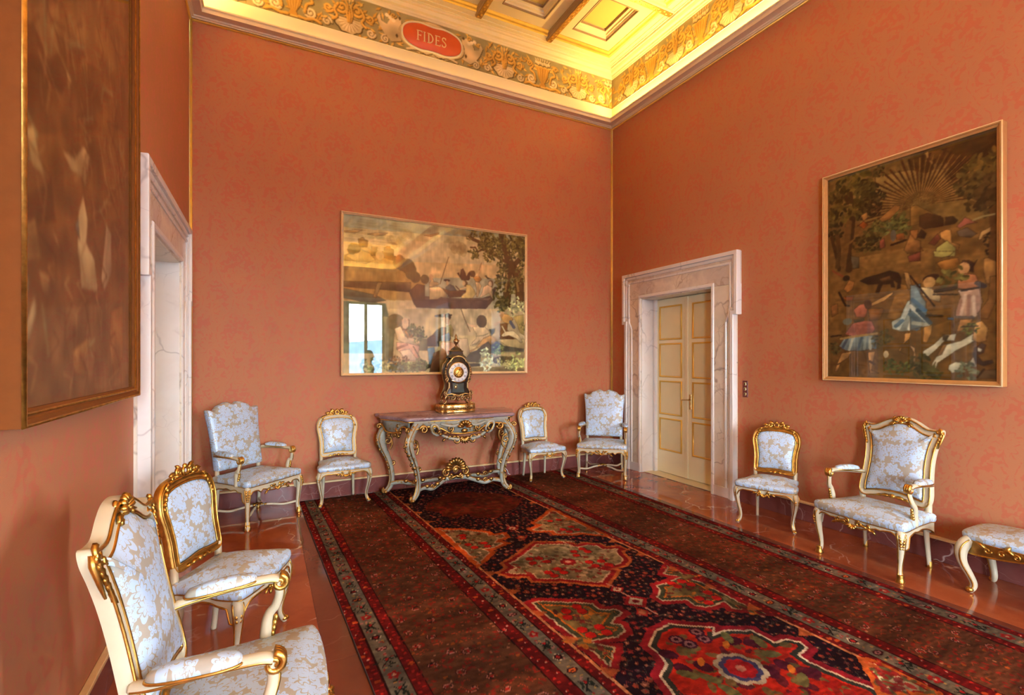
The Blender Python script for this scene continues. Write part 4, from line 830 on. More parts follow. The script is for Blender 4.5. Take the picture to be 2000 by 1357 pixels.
PD_R=[('p',(126,96,48),[(.054,1.869),(.702,1.86),(1.232,1.872),(1.232,1.186),(.054,1.481)]),('p',(140,112,60),[(.434,1.778),(.76,1.742),(.76,1.632),(.57,1.603),(.434,1.621)]),('p',(74,50,22),[(.692,1.894),(1.238,1.885),(1.238,1.688),(1.137,1.659),(1.007,1.582),(.97,1.563),(.933,1.622),(.958,1.708),(.894,1.707),(.829,1.77),(.856,1.696),(.796,1.685),(.734,1.722),(.692,1.753)]),('p',(56,36,16),[(1.007,1.706),(1.238,1.783),(1.238,1.695),(1.103,1.664),(1.032,1.558),(.958,1.59),(.945,1.649)]),('p',(98,66,30),[(.816,1.848),(.894,1.842),(1.032,1.728),(.958,1.716),(.882,1.719),(.822,1.789)]),('p',(140,104,54),[(.789,1.85),(.816,1.856),(.822,1.789),(.869,1.732),(.958,1.716),(.933,1.638),(.97,1.563),(.958,1.543),(.926,1.609),(.92,1.674),(.856,1.704),(.816,1.775)]),('p',(128,92,44),[(.692,1.445),(.734,1.45),(.829,1.366),(.914,1.296),(.692,1.287)]),('p',(70,46,26),[(.755,1.354),(.809,1.364),(.894,1.317),(.914,1.28),(.914,1.233),(.789,1.239),(.755,1.272)]),('p',(66,44,26),[(.926,1.301),(.97,1.297),(1.001,1.258),(.97,1.219),(.92,1.239)]),('p',(120,84,40),[(.054,1.249),(1.232,1.231),(1.232,.038),(.054,.028)]),('p',(106,74,36),[(.054,.415),(.702,.473),(1.232,.366),(1.232,.038),(.054,.028)]),('p',(132,94,46),[(.227,1.101),(.702,1.116),(.971,1.029),(.907,.848),(.396,.962)]),('p',(136,94,44),[(.614,.823),(.971,.695),(.996,.518),(.786,.434),(.523,.554)]),('k',(96,80,32),[(.274,1.766)],.13),('k',(104,84,36),[(.198,1.774)],.1),('k',(82,72,32),[(.363,1.738)],.1),('k',(86,74,34),[(.135,1.736)],.1),('k',(64,54,28),[(.391,1.673)],.08),('k',(80,66,32),[(.112,1.676)],.07),('k',(64,52,26),[(.363,1.555)],.12),('k',(92,76,32),[(.198,1.552)],.13),('k',(84,70,30),[(.274,1.548)],.1),('k',(74,62,30),[(.104,1.511)],.09),('k',(60,48,24),[(.405,1.551)],.08),('k',(62,50,26),[(.462,1.589)],.05),('k',(70,60,30),[(.469,1.813)],.05),('k',(74,50,28),[(.448,1.469)],.05),('k',(70,58,28),[(.104,1.377)],.09),('k',(78,66,30),[(.326,1.677)],.1),('l',(70,46,24),[(.248,1.457),(.236,1.314),(.213,1.155),(.221,1.006)],.055),('l',(110,76,38),[(.221,1.431),(.206,1.271),(.183,1.144),(.167,1.015)],.05),('l',(66,44,24),[(.071,1.326),(.127,1.088),(.135,1.02)],.03),('l',(84,58,30),[(.12,1.34),(.135,1.17),(.12,1.048)],.04),('l',(124,88,44),[(.206,1.238),(.274,1.273),(.311,1.313)],.022),('l',(70,46,24),[(.198,1.675),(.213,1.613)],.03),('l',(70,46,24),[(.236,1.697),(.244,1.621)],.03),('k',(96,92,44),[(.57,1.329)],.1),('k',(86,86,42),[(.622,1.302)],.08),('k',(80,80,44),[(.503,1.307)],.06),('k',(84,78,36),[(.434,1.308)],.08),('k',(80,66,30),[(.377,1.242)],.1),('k',(76,60,28),[(.333,1.228)],.08),('k',(70,58,28),[(.427,1.208)],.08),('k',(92,84,40),[(.462,1.364)],.05),('p',(164,110,54),[(.462,1.403),(.583,1.493),(.622,1.474),(.616,1.446),(.543,1.382),(.489,1.372)]),('p',(176,120,60),[(.319,1.471),(.37,1.49),(.377,1.44),(.341,1.418)]),('p',(150,74,30),[(.304,1.387),(.341,1.418),(.377,1.377),(.341,1.346)]),('p',(140,70,50),[(.469,1.215),(.503,1.23),(.51,1.152),(.469,1.145)]),('p',(150,84,40),[(.59,1.241),(.648,1.243),(.654,1.189),(.596,1.195)]),('l',(40,26,16),[(.557,1.161),(.661,1.181)],.018),('p',(96,84,60),[(.236,1.126),(.304,1.105),(.304,1.009),(.252,1.009)]),('e',(96,92,80),[(.57,1.238)],.02,.05,0),('k',(104,84,34),[(1.137,1.621)],.1),('k',(92,76,32),[(1.103,1.596)],.1),('k',(88,72,32),[(1.183,1.583)],.11),('k',(84,70,32),[(1.079,1.543)],.1),('k',(80,64,30),[(1.149,1.52)],.12),('k',(100,76,32),[(1.205,1.634)],.1),('k',(78,62,30),[(1.103,1.475)],.1),('k',(84,62,30),[(1.171,1.423)],.12),('k',(70,54,28),[(1.137,1.374)],.1),('k',(72,54,28),[(1.216,1.468)],.1),('k',(64,48,26),[(1.221,1.349)],.1),('k',(74,60,30),[(1.055,1.505)],.07),('k',(70,54,28),[(1.188,1.322)],.08),('k',(46,36,22),[(1.216,1.071)],.06),('k',(48,38,22),[(1.205,.985)],.05),('l',(92,60,30),[(1.221,1.276),(1.227,1.128),(1.216,.941)],.08),('p',(150,84,66),[(.995,1.213),(1.044,1.271),(1.091,1.228),(1.114,1.214),(1.055,1.214),(1.013,1.193)]),('l',(150,130,84),[(1.091,1.235),(1.149,1.251),(1.21,1.249)],.014),('p',(104,84,66),[(.995,1.174),(1.055,1.191),(1.114,1.132),(1.079,1.109),(1.007,1.133)]),('p',(176,134,80),[(1.12,1.085),(1.137,1.141),(1.194,1.165),(1.188,1.129),(1.149,1.109),(1.137,1.081)]),('p',(170,120,62),[(.888,1.191),(.933,1.205),(.958,1.191),(.964,1.096),(1.013,1.07),(1.001,1.026),(.945,1.092),(.894,1.15)]),('p',(172,156,84),[(.856,1.022),(.869,1.076),(.933,1.118),(.989,1.051),(.983,.985),(.856,1.009)]),('p',(132,68,48),[(.816,1.119),(.875,1.186),(.894,1.142),(.856,1.095)]),('p',(54,36,22),[(.734,1.186),(.769,1.244),(.802,1.203),(.789,1.165)]),('p',(150,96,46),[(.692,1.253),(.748,1.249),(.734,1.161),(.782,1.069),(.692,1.054)]),('p',(168,150,80),[(.848,1.051),(.98,1.025),(.954,.997),(.901,.991),(.854,1.008)]),('p',(150,100,44),[(.868,.956),(.921,.971),(.999,.973),(1.018,.913),(.98,.888),(.901,.892)]),('p',(120,60,44),[(.674,1.044),(.762,1.064),(.762,.991),(.686,.997)]),('p',(148,100,52),[(.648,1.101),(.692,1.225),(.724,1.174),(.762,1.151),(.762,1.064),(.674,1.066)]),('p',(48,34,22),[(.311,.892),(.363,.916),(.448,.927),(.543,.947),(.609,.917),(.629,.869),(.622,.787),(.596,.783),(.603,.835),(.57,.863),(.583,.8),(.557,.804),(.55,.835),(.489,.836),(.462,.762),(.434,.773),(.462,.847),(.377,.851)]),('p',(90,62,34),[(.462,.886),(.543,.905),(.563,.864),(.489,.859)]),('p',(156,100,48),[(.175,.837),(.221,.913),(.267,.89),(.252,.827),(.206,.8)]),('e',(50,34,22),[(.198,.933)],.03,.025,0),('p',(158,84,40),[(.167,.764),(.259,.761),(.252,.722),(.19,.728)]),('l',(44,30,18),[(.135,.809),(.19,.687),(.221,.68)],.018),('p',(140,90,46),[(.063,.691),(.12,.711),(.127,.618),(.071,.589)]),('l',(140,70,40),[(.079,1.017),(.167,.954)],.02),('p',(196,146,84),[(.398,.682),(.503,.734),(.57,.764),(.57,.749),(.503,.695),(.405,.658)]),('p',(170,96,70),[(.259,.64),(.311,.683),(.377,.685),(.37,.614),(.355,.567),(.282,.573)]),('e',(84,52,34),[(.377,.677)],.03,.045,.2),('p',(70,60,36),[(.259,.55),(.348,.56),(.348,.536),(.267,.526)]),('p',(164,92,74),[(.252,.519),(.348,.536),(.405,.532),(.434,.46),(.413,.422),(.274,.396),(.183,.424)]),('p',(116,132,132),[(.135,.318),(.183,.391),(.289,.403),(.427,.405),(.441,.295),(.333,.27),(.19,.276)]),('l',(180,180,160),[(.252,.38),(.221,.283)],.022),('l',(74,96,110),[(.326,.386),(.297,.282)],.022),('l',(176,178,160),[(.391,.391),(.395,.288)],.022),('l',(70,88,100),[(.206,.382),(.167,.301)],.022),('l',(74,96,112),[(.427,.374),(.434,.295)],.022),('l',(150,160,150),[(.355,.385),(.348,.289)],.022),('p',(176,126,72),[(.159,.251),(.244,.267),(.213,.21),(.151,.169),(.12,.085),(.095,.084),(.127,.177)]),('p',(176,126,72),[(.377,.257),(.434,.264),(.42,.186),(.405,.099),(.462,.077),(.391,.075)]),('l',(90,60,36),[(.112,.143),(.143,.16)],.012),('l',(86,56,34),[(.391,.178),(.427,.155)],.02),('l',(170,134,76),[(.151,.384),(.259,.4),(.448,.42)],.02),('l',(40,28,18),[(.063,.408),(.151,.417)],.014),('p',(130,82,34),[(.377,.637),(.489,.635),(.503,.618),(.469,.536),(.391,.533)]),('e',(110,112,96),[(.206,.538)],.04,.03,0),('p',(190,140,80),[(.648,.919),(.68,.906),(.705,.792),(.68,.765),(.661,.827)]),('p',(104,116,120),[(.699,.8),(.762,.806),(.762,.667),(.699,.704)]),('p',(158,164,152),[(.674,.677),(.762,.697),(.762,.434),(.622,.427),(.563,.453),(.557,.514),(.622,.547),(.648,.62)]),('l',(96,120,132),[(.699,.645),(.635,.516)],.03),('l',(206,204,184),[(.73,.62),(.686,.446)],.03),('l',(196,198,184),[(.674,.61),(.609,.458)],.03),('l',(74,104,124),[(.754,.581),(.736,.443)],.03),('l',(90,116,134),[(.635,.516),(.59,.474)],.03),('p',(110,126,130),[(.692,.805),(.736,.791),(.771,.701),(.799,.656),(.799,.58),(.834,.477),(.692,.434)]),('l',(86,120,144),[(.707,.683),(.792,.589)],.03),('l',(200,198,180),[(.692,.633),(.806,.504)],.03),('l',(80,100,110),[(.692,.564),(.778,.472)],.03),('l',(170,170,150),[(.714,.493),(.813,.47)],.03),('l',(60,80,92),[(.743,.594),(.827,.486)],.03),('e',(64,40,26),[(.831,.841)],.055,.03,.2),('e',(198,150,90),[(.82,.809)],.04,.045,0),('p',(200,172,124),[(.764,.779),(.834,.761),(.895,.687),(.888,.647),(.834,.669),(.778,.709)]),('l',(46,30,20),[(.692,.879),(.854,.617)],.012),('p',(180,130,70),[(.785,.455),(.841,.468),(.834,.402),(.806,.328),(.778,.337)]),('p',(176,126,70),[(.654,.41),(.699,.416),(.686,.364),(.635,.314),(.622,.254),(.686,.231),(.68,.224),(.609,.269),(.648,.343)]),('p',(190,150,110),[(.686,.313),(.724,.29),(.73,.187),(.711,.172),(.717,.253)]),('p',(62,42,32),[(1.018,.921),(1.03,.947),(1.068,.94),(1.098,.915),(1.116,.939),(1.092,.885),(1.092,.846),(1.068,.857),(1.049,.9)]),('e',(200,146,94),[(1.037,.886)],.035,.045,0),('p',(190,120,78),[(.999,.796),(1.043,.845),(1.104,.828),(1.134,.738),(1.043,.726),(.999,.74)]),('p',(190,150,122),[(.999,.724),(1.128,.723),(1.146,.62),(1.122,.521),(.986,.524),(.986,.564),(1.018,.673)]),('l',(206,172,146),[(1.043,.678),(1.018,.537)],.022),('l',(160,116,96),[(1.068,.676),(1.061,.526)],.022),('l',(208,176,150),[(1.092,.665),(1.098,.523)],.022),('l',(166,124,102),[(1.116,.662),(1.122,.537)],.022),('l',(164,120,100),[(1.018,.641),(.999,.539)],.022),('l',(60,44,34),[(1.024,.717),(1.092,.724),(1.146,.732)],.014),('l',(70,62,60),[(1.116,.764),(1.152,.736)],.035),('p',(74,104,132),[(.934,.52),(.973,.517),(.98,.496),(.941,.503)]),('l',(96,84,76),[(.986,.52),(1.092,.508)],.02),('p',(170,118,64),[(1.012,.498),(1.092,.5),(1.068,.454),(1.03,.409),(.993,.411),(1.005,.458)]),('p',(150,106,56),[(1.152,.937),(1.175,.94),(1.227,.9),(1.221,.78),(1.187,.739),(1.164,.757),(1.152,.836)]),('p',(126,86,46),[(1.187,.8),(1.233,.801),(1.233,.656),(1.175,.494),(1.128,.497),(1.116,.537),(1.175,.632)]),('p',(190,180,152),[(.778,.261),(.854,.318),(.915,.39),(.954,.388),(.993,.395),(.98,.339),(.921,.341),(.868,.276),(.806,.21),(.778,.218)]),('p',(72,64,54),[(.908,.39),(.947,.38),(.928,.34),(.908,.349)]),('p',(206,194,162),[(.834,.126),(.841,.168),(.888,.259),(.921,.308),(1.018,.337),(1.092,.39),(1.116,.35),(1.068,.312),(.993,.266),(.928,.21),(.875,.168),(.861,.11),(.854,.127),(.861,.176)]),('p',(186,136,76),[(1.092,.39),(1.104,.468),(1.14,.481),(1.175,.425),(1.164,.333),(1.122,.318),(1.086,.343)]),('p',(140,100,62),[(.868,.218),(.908,.308),(.934,.316),(.901,.234)]),('p',(66,52,44),[(1.098,.28),(1.14,.318),(1.164,.302),(1.152,.248),(1.116,.225),(1.146,.178),(1.198,.194),(1.204,.171),(1.152,.147),(1.104,.17),(1.092,.233)]),('p',(204,198,176),[(1.116,.287),(1.146,.271),(1.134,.248),(1.116,.256)]),('p',(190,182,152),[(.947,.153),(.986,.177),(1.068,.17),(1.092,.217),(1.104,.17),(1.116,.139),(1.018,.145),(.993,.105),(.967,.088),(.941,.12)]),('k',(64,62,34),[(.764,.125)],.1),('k',(96,96,50),[(1.068,.423)],.05),('k',(104,94,46),[(.96,.826)],.09),('k',(90,94,70),[(1.055,.106)],.07),('k',(70,72,36),[(.848,.068)],.06),('k',(56,54,30),[(.736,.15)],.07),('l',(54,38,22),[(.806,.546),(.901,.534)],.02),('l',(60,42,24),[(.861,.733),(.98,.742)],.03),('l',(58,40,24),[(.848,.709),(.999,.692)],.012),('l',(52,36,22),[(1.03,.445),(1.116,.443)],.01),('l',(46,32,20),[(1.116,.061),(1.152,.124)],.012),('p',(84,66,44),[(1.116,.053),(1.152,.116),(1.227,.125),(1.233,.057)]),('e',(196,170,130),[(.516,.24)],.02,.03,0),('k',(64,74,36),[(.557,.133)],.06),('k',(70,78,40),[(.635,.127)],.06),('k',(70,66,40),[(.516,.386)],.06),('k',(76,70,40),[(.469,.357)],.06),('k',(72,64,34),[(.095,.302)],.06)]
PD_L=[('p',(136,92,54),[(.014,1.225),(1.245,2.031),(1.245,1.7),(.758,1.356),(.025,1.026)]),('p',(112,70,38),[(.025,1.064),(.383,1.294),(1.245,1.6),(1.245,1.335),(.025,.84)]),('p',(126,80,44),[(.025,.84),(1.245,1.368),(1.245,.871),(.029,.561)]),('p',(116,72,42),[(.029,.579),(1.245,.905),(1.245,.441),(.029,.317)]),('p',(124,84,56),[(.029,.336),(1.245,.49),(1.313,.073),(.035,.064)]),('p',(96,58,32),[(.046,1.189),(.136,1.225),(.448,1.225),(.383,1.134),(.113,1.092)]),('p',(146,98,58),[(.136,1.285),(.352,1.435),(.415,1.301),(.265,1.185),(.16,1.23)]),('p',(92,58,34),[(.067,.665),(.293,.796),(.322,.672),(.113,.6)]),('p',(196,150,96),[(.09,.891),(.148,.925),(.185,.854),(.251,.788),(.136,.795)]),('p',(190,146,100),[(.383,.939),(.517,.954),(.611,1.039),(.692,1.031),(.651,.885),(.572,.911),(.482,.893)]),('p',(206,166,120),[(.611,.847),(.671,.76),(.651,.664),(.758,.618),(.803,.486),(.592,.473),(.546,.629),(.554,.755)]),('p',(180,140,110),[(.851,.549),(.926,.809),(1.005,.784),(1.016,.604),(.9,.498)]),('p',(160,112,66),[(.067,.589),(.16,.641),(.211,.519),(.067,.483)]),('p',(186,150,110),[(.09,.293),(.16,.408),(.173,.348),(.113,.245)]),('p',(176,150,110),[(.035,.431),(.113,.452),(.101,.342),(.037,.337)]),('p',(168,122,76),[(.431,1.24),(.489,1.234),(.448,1.177)]),('p',(164,112,66),[(.499,.231),(.671,.286),(.631,.129),(.517,.145)]),('p',(150,96,56),[(1.005,.42),(1.213,.471),(1.213,.209),(1.061,.115),(.978,.268)]),('p',(168,120,78),[(.293,.654),(.399,.564),(.322,.605)]),('p',(156,110,70),[(.185,.483),(.279,.477),(.265,.399),(.211,.425)]),('p',(150,104,62),[(.517,1.432),(.592,1.527),(.631,1.448),(.554,1.391)]),('p',(104,100,96),[(.517,.697),(.554,.743),(.572,.66)])]
PD_K={'M0':[(2.002,5.556),(1.625,5.28),(1.503,5.018),(1.631,4.852),(1.607,4.748),(1.707,4.642),(1.873,4.711),(1.877,4.574),(2.052,4.438),(2.261,4.594),(2.429,4.675),(2.592,4.908),(2.502,5.199),(2.243,5.434)],'M1':[(2.092,3.721),(1.817,3.534),(1.757,3.493),(1.656,3.452),(1.663,3.36),(1.56,3.307),(1.589,3.211),(1.73,3.14),(1.713,3.062),(1.942,2.931),(2.139,2.762),(2.385,2.936),(2.346,2.983),(2.489,2.98),(2.58,3.047),(2.641,3.21),(2.7,3.219),(2.694,3.309),(2.577,3.341),(2.587,3.422),(2.477,3.505),(2.391,3.494),(2.364,3.568),(2.399,3.511),(2.352,3.59)],'M2':[(2.176,2.235),(2.414,2.065),(2.399,2.032),(2.581,1.948),(2.583,1.809),(2.658,1.808),(2.721,1.739),(2.699,1.65),(2.588,1.632),(2.598,1.52),(2.588,1.521),(2.578,1.482),(2.489,1.442),(2.402,1.426),(2.28,1.421),(2.166,1.407),(2.055,1.42),(2.227,1.356),(1.982,1.443),(1.702,1.64),(1.67,1.785),(1.802,1.805),(1.808,1.981),(1.913,2.034),(1.973,2.031),(1.967,2.091),(2.098,2.208)],'L1':[(1.436,4.43),(1.666,4.298),(1.852,4.124),(1.842,4.052),(1.964,4.037),(1.956,3.92),(1.84,3.877),(1.889,3.796),(1.733,3.727),(1.684,3.727),(1.701,3.667),(1.457,3.464)],'R1':[(2.735,4.478),(2.494,4.281),(2.313,4.156),(2.338,4.074),(2.199,4.013),(2.209,3.929),(2.357,3.869),(2.34,3.785),(2.514,3.697),(2.565,3.702),(2.767,3.525)],'L2':[(1.518,2.822),(1.614,2.833),(1.841,2.698),(1.941,2.628),(1.937,2.552),(2.027,2.516),(2.043,2.406),(1.923,2.363),(1.947,2.317),(1.905,2.226),(1.81,2.199),(1.706,2.223),(1.776,2.159),(1.706,2.085),(1.569,1.969)],'R2':[(2.8,2.875),(2.592,2.743),(2.656,2.661),(2.429,2.635),(2.405,2.57),(2.303,2.505),(2.313,2.41),(2.459,2.346),(2.445,2.277),(2.509,2.207),(2.652,2.2),(2.622,2.15),(2.826,1.984)],'R3':[(2.833,1.477),(2.709,1.362),(2.615,1.289),(2.861,1.165),(2.873,1.322),(2.874,1.433)],'edgeL':[(1.372,5.572),(1.464,3.461),(1.482,3.15),(1.52,2.361),(1.564,1.823)],'edgeR':[(2.656,5.279),(2.74,4.475),(2.752,4.275),(2.775,3.468),(2.818,2.527),(2.834,1.972),(2.863,1.667),(2.851,1.457),(2.808,1.191)],'reds1':[(2.282,3.386),(2.378,3.402),(2.385,3.334),(2.257,3.312),(1.87,3.344),(1.956,3.392),(1.882,3.418),(1.98,3.315),(1.983,3.16),(1.89,3.14),(1.994,3.088),(1.901,3.074),(2.273,3.163),(2.376,3.134),(2.283,3.079),(2.377,3.054),(2.368,3.131),(2.275,3.077),(2.384,3.044),(2.272,3.157)],'roset1':[(2.129,3.235)],'redsL1':[(1.559,3.922),(1.698,3.893),(1.583,3.835),(1.693,3.814),(1.596,4.146),(1.572,4.084)],'redsR1':[(2.486,3.868),(2.598,3.893),(2.602,3.809),(2.508,3.793),(2.504,4.13),(2.597,4.119)],'redsR2':[(2.577,2.594),(2.668,2.583),(2.581,2.536),(2.688,2.516),(2.698,2.379),(2.582,2.348),(2.689,2.3),(2.591,2.279)],'redsL2':[(1.792,2.626),(1.699,2.608),(1.789,2.562),(1.667,2.544),(1.666,2.386),(1.775,2.364),(1.679,2.318),(1.778,2.298)],'diamond':[(2.179,2.507)],'diamond2':[(2.175,2.695)],'diamond3':[(2.077,4.107)],'roset2':[(2.191,1.72)],'purples2':[(2.252,2.067),(2.086,2.06),(2.233,1.993),(2.119,1.993)],'dark2':[(2.365,1.904),(2.443,1.836),(1.945,1.977),(1.92,1.85),(2.03,1.819),(2.416,1.636),(2.304,1.632),(2.482,1.531)],'oliv2':[(2.365,1.948),(2.488,1.828),(2.439,1.728),(1.912,1.807),(1.983,1.736),(2.198,1.674),(2.389,1.52),(1.998,1.63)]}
PD_stripesL=[.423,.48,.579,.644]

# ================================================================ CARPET
def cx_left(y): return .335+(5.9-y)*.036
def cx_eL(y): return 1.352+(5.57-y)*.052
def cx_eR(y): return 2.650+(5.3-y)*.055-.012*np.maximum(0, 2.2-y)*2
CXR = 3.93
def make_carpet():
    Y1 = 5.985; ys = [Y1]
    while ys[-1] > -2.2:
        y = ys[-1]; ys.append(y-max(.0052, .0042*max(y, 1.0)) if y > .75 else y-.03)
    ys = np.array(ys[::-1]); ny = len(ys); nx = 560
    xs = np.linspace(0, 1, nx)                            # columns run from the slightly askew left edge to the right edge
    def nom(u, v): return (u-cx_left(v))/(CXR-cx_left(v))
    class Skew(Canvas):
        def ell(s, u, v, rx, ry, rot, col, al=1.0):
            k = CXR-cx_left(v); a = np.linspace(0, 2*math.pi, 12, endpoint=False); C, S = math.cos(rot), math.sin(rot)
            s.poly(np.c_[u+rx*np.cos(a)*C-ry*np.sin(a)*S, v+rx*np.cos(a)*S+ry*np.sin(a)*C], col, al)
        def poly(s, P, col, al=1.0, edge=None, vary=0):
            P = np.array(P, float); P = np.c_[nom(P[:, 0], P[:, 1]), P[:, 1]]; Canvas.poly(s, P, col, al, None, vary)
        def line(s, P, wd, col, al=1.0):
            P = np.array(P, float)
            for a, b in zip(P[:-1], P[1:]):
                d = b-a; L = np.hypot(*d)+1e-9; n = np.array((-d[1], d[0]))/L*wd/2; e = d/L*wd*.3
                s.poly([a-e+n, a-e-n, b+e-n, b+e+n], col, al)
    c = Skew(xs, ys, (84, 42, 28)); X, Y = np.meshgrid(xs, ys); X = cx_left(Y)+X*(CXR-cx_left(Y)); rn = np.random.default_rng(11)
    eL, eR, xl = cx_eL(Y), cx_eR(Y), cx_left(Y)
    tL = (X-xl)/(eL-xl); tR = (CXR-X)/(CXR-eR); t = np.where(X < eL, tL, np.where(X > eR, tR, 2.0))
    RED, RED2, GRY, BRN, NAVY = (106, 25, 24), (96, 22, 22), (106, 98, 84), (92, 56, 38), (28, 17, 25)
    I = c.img
    BR = [(0, .062, RED), (.062, .17, GRY), (.17, .235, RED), (.235, .745, BRN), (.745, .83, RED2), (.83, .935, GRY), (.935, 1.0, RED2)]
    for a, b, col in BR: I[(t >= a) & (t < b)] = col
    I[t > 1.5] = NAVY
    for e in (.062, .17, .235, .745, .83, .935): I[np.abs(t-e) < .004] = (46, 20, 18)
    I[(t > .994) & (t < 1.006)] = (196, 132, 92); I[(t > 1.0) & (X < eL+.008)] = (206, 150, 110)
    I[(t > 1.5) & ((X-eL < .012) | (eR-X < .012))] = (200, 130, 84)
    xp = lambda s, tt, y: cx_left(y)+tt*(cx_eL(y)-cx_left(y)) if s == 0 else CXR-tt*(CXR-cx_eR(y))
    # brown fields: rows of small flowers, twigs and paisleys
    for s in (0, 1):
        for y in np.arange(-2.2, 6.0, .040):
            for tt in np.arange(.245, .740, .034):
                x = xp(s, tt, y)+rn.normal(0, .014); yy = y+rn.normal(0, .014); k = rn.random()
                if k < .45: c.ell(x, yy, .012+.008*rn.random(), .009, rn.random()*3, (150-30*rn.random(), 36, 30), .75)
                elif k < .62: c.line([(x-.02, yy), (x+.005, yy+.012), (x+.02, yy-.004)], .005, (170, 66, 44), .7)
                elif k < .74: c.ell(x, yy, .010, .007, rn.random()*3, (60, 48, 36), .7)
                elif k < .80: c.ell(x, yy, .008, .008, 0, (188, 130, 96), .7)
                elif k < .85: c.ell(x, yy, .014, .010, .5, (168, 84, 34), .7)
        for y in np.arange(-2.1, 5.9, .175):
            for q, tt in enumerate((.31, .42, .53, .64, .71)):
                if rn.random() < .45: continue
                x = xp(s, tt, y)+rn.normal(0, .02); yy = y+.09*(q % 2)+rn.normal(0, .02); a = rn.random()*6.28
                p = spiral((x, yy), .022+.006*rn.random(), .8, a, 1, 10, .4); p[:, 0] = x+(p[:, 0]-x)*1.35; c.line(p, .012, (44, 22, 22), .7); c.line(p, .006, (186, 120, 104), .8); c.ell(x, yy, .010, .007, 0, (150, 34, 34))
        # light guard stripes: dotted flowers
        for t0, t1 in ((.008, .054), (.178, .227), (.752, .822), (.942, .99)):
            for y in np.arange(-2.2, 5.97, .034):
                tt = t0+(t1-t0)*(.5+.38*math.sin(y*60)); x = xp(s, tt, y)
                c.ell(x, y, .010, .008, 0, (176, 40, 34), .85); c.ell(x+.012, y+.012, .006, .006, 0, (84, 18, 20), .9)
                if rn.random() < .35: c.ell(x-.008, y-.006, .0045, .0045, 0, (222, 168, 150), .9)
                if rn.random() < .10: c.ell(x, y, .018, .012, 0, (196, 84, 36), .8)
        # grey bands: alternating rosettes, leaf crosses and red flowers
        for tb in (.116, .882):
            k = 0; hw = .042
            for y in np.arange(-2.15, 5.95, .125):
                x = xp(s, tb, y); m = k % 5; k += 1
                if m == 0:
                    c.poly([(x-.034, y), (x, y-.036), (x+.034, y), (x, y+.036)], (196, 176, 150)); c.ell(x, y, .024, .024, 0, (44, 22, 26)); c.ell(x, y, .012, .012, 0, (160, 40, 40))
                elif m in (1, 3):
                    for q in range(7): c.ell(x+rn.normal(0, .024), y+rn.normal(0, .03), .018, .007, rn.random()*3, (30, 40, 34), .9)
                    c.line([(x-.035, y-.04), (x+.03, y+.04)], .008, (28, 32, 30)); c.line([(x+.035, y-.035), (x-.03, y+.035)], .006, (28, 32, 30)); c.ell(x, y+.02, .011, .011, 0, (150, 34, 34))
                elif m == 2:
                    for q in range(5): c.ell(x+.022*math.cos(q*1.257), y+.022*math.sin(q*1.257), .013, .013, 0, (160, 36, 36))
                    c.ell(x, y, .009, .009, 0, (206, 150, 120))
                else:
                    c.ell(x, y, .034, .022, 0, (60, 26, 30)); c.ell(x, y, .022, .013, 0, (190, 92, 44) if k % 2 else (168, 110, 110)); c.ell(x, y, .008, .006, 0, (60, 20, 20))
                for q in range(6): c.ell(x+rn.uniform(-hw, hw), y+.062+rn.normal(0, .016), .009, .007, rn.random()*3, ((150, 40, 38), (96, 92, 76), (176, 140, 70), (168, 110, 104))[rn.integers(4)], .8)
    # navy field: dense rosettes on vines
    for y in np.arange(-2.2, 6.0, .050):
        for x0 in np.arange(0, 1.4, .056):
            x = cx_eL(y)+.03+x0+(.028 if int(round(y/.050)) % 2 else 0); x += rn.normal(0, .010); yy = y+rn.normal(0, .010)
            if x > cx_eR(y)-.03: continue
            r = .010+.011*rn.random()**2; col = ((120, 40, 38), (146, 66, 44), (92, 46, 50), (150, 92, 72), (70, 58, 50))[rn.integers(5)]
            for q in range(5): c.ell(x+r*.7*math.cos(q*1.257), yy+r*.7*math.sin(q*1.257), r*.5, r*.5, 0, col, .85)
            c.ell(x, yy, r*.35, r*.35, 0, (200, 140, 110) if rn.random() < .5 else (170, 50, 44))
            if rn.random() < .7: c.line([(x, yy), (x+.03, yy+.02*rn.normal()), (x+.05, yy+.02*rn.normal())], .004, ((74, 70, 60), (110, 44, 40), (96, 84, 66))[rn.integers(3)], .7)
    # medallions
    def med(P, bands, fill, jag=.012):
        P = np.array(P); n = len(P); Q = []
        for a, b in zip(P, np.roll(P, -1, 0)):
            k = max(2, int(np.hypot(*(b-a))/.03))
            for i in range(k): Q.append(a+(b-a)*i/k+rn.normal(0, .004, 2))
        Q = np.array(Q); ar = .5*np.sum(Q[:, 0]*np.roll(Q[:, 1], -1)-np.roll(Q[:, 0], -1)*Q[:, 1])
        if ar < 0: Q = Q[::-1]
        for d, col in bands:
            c.poly(off2(Q, d), col, 1, None, .12)
        c.poly(off2(Q, bands[-1][0]+.012), fill, 1, None, .2)
        return Q
    def fill_flowers(Q, n, cols, r, al=.85):
        lo, hi = Q.min(0), Q.max(0); A, B = Q, np.roll(Q, -1, 0)
        for _ in range(n):
            p = lo+(hi-lo)*rn.random(2); ins = False
            cr = (A[:, 1] > p[1]) != (B[:, 1] > p[1]); xx = (B[:, 0]-A[:, 0])*(p[1]-A[:, 1])/(B[:, 1]-A[:, 1]+1e-12)+A[:, 0]
            if np.sum(cr & (p[0] < xx)) % 2: c.ell(p[0], p[1], r*(.5+rn.random()), r*.6*(.5+rn.random()), rn.random()*3, cols[rn.integers(len(cols))], al)
    K = PD_K; WB = (198, 160, 128)
    Q = med(K['M0'], [(0, (110, 34, 24))], (86, 36, 22)); fill_flowers(off2(Q, .04), 420, [(104, 50, 26), (96, 28, 22), (70, 40, 26), (120, 30, 26)], .03)
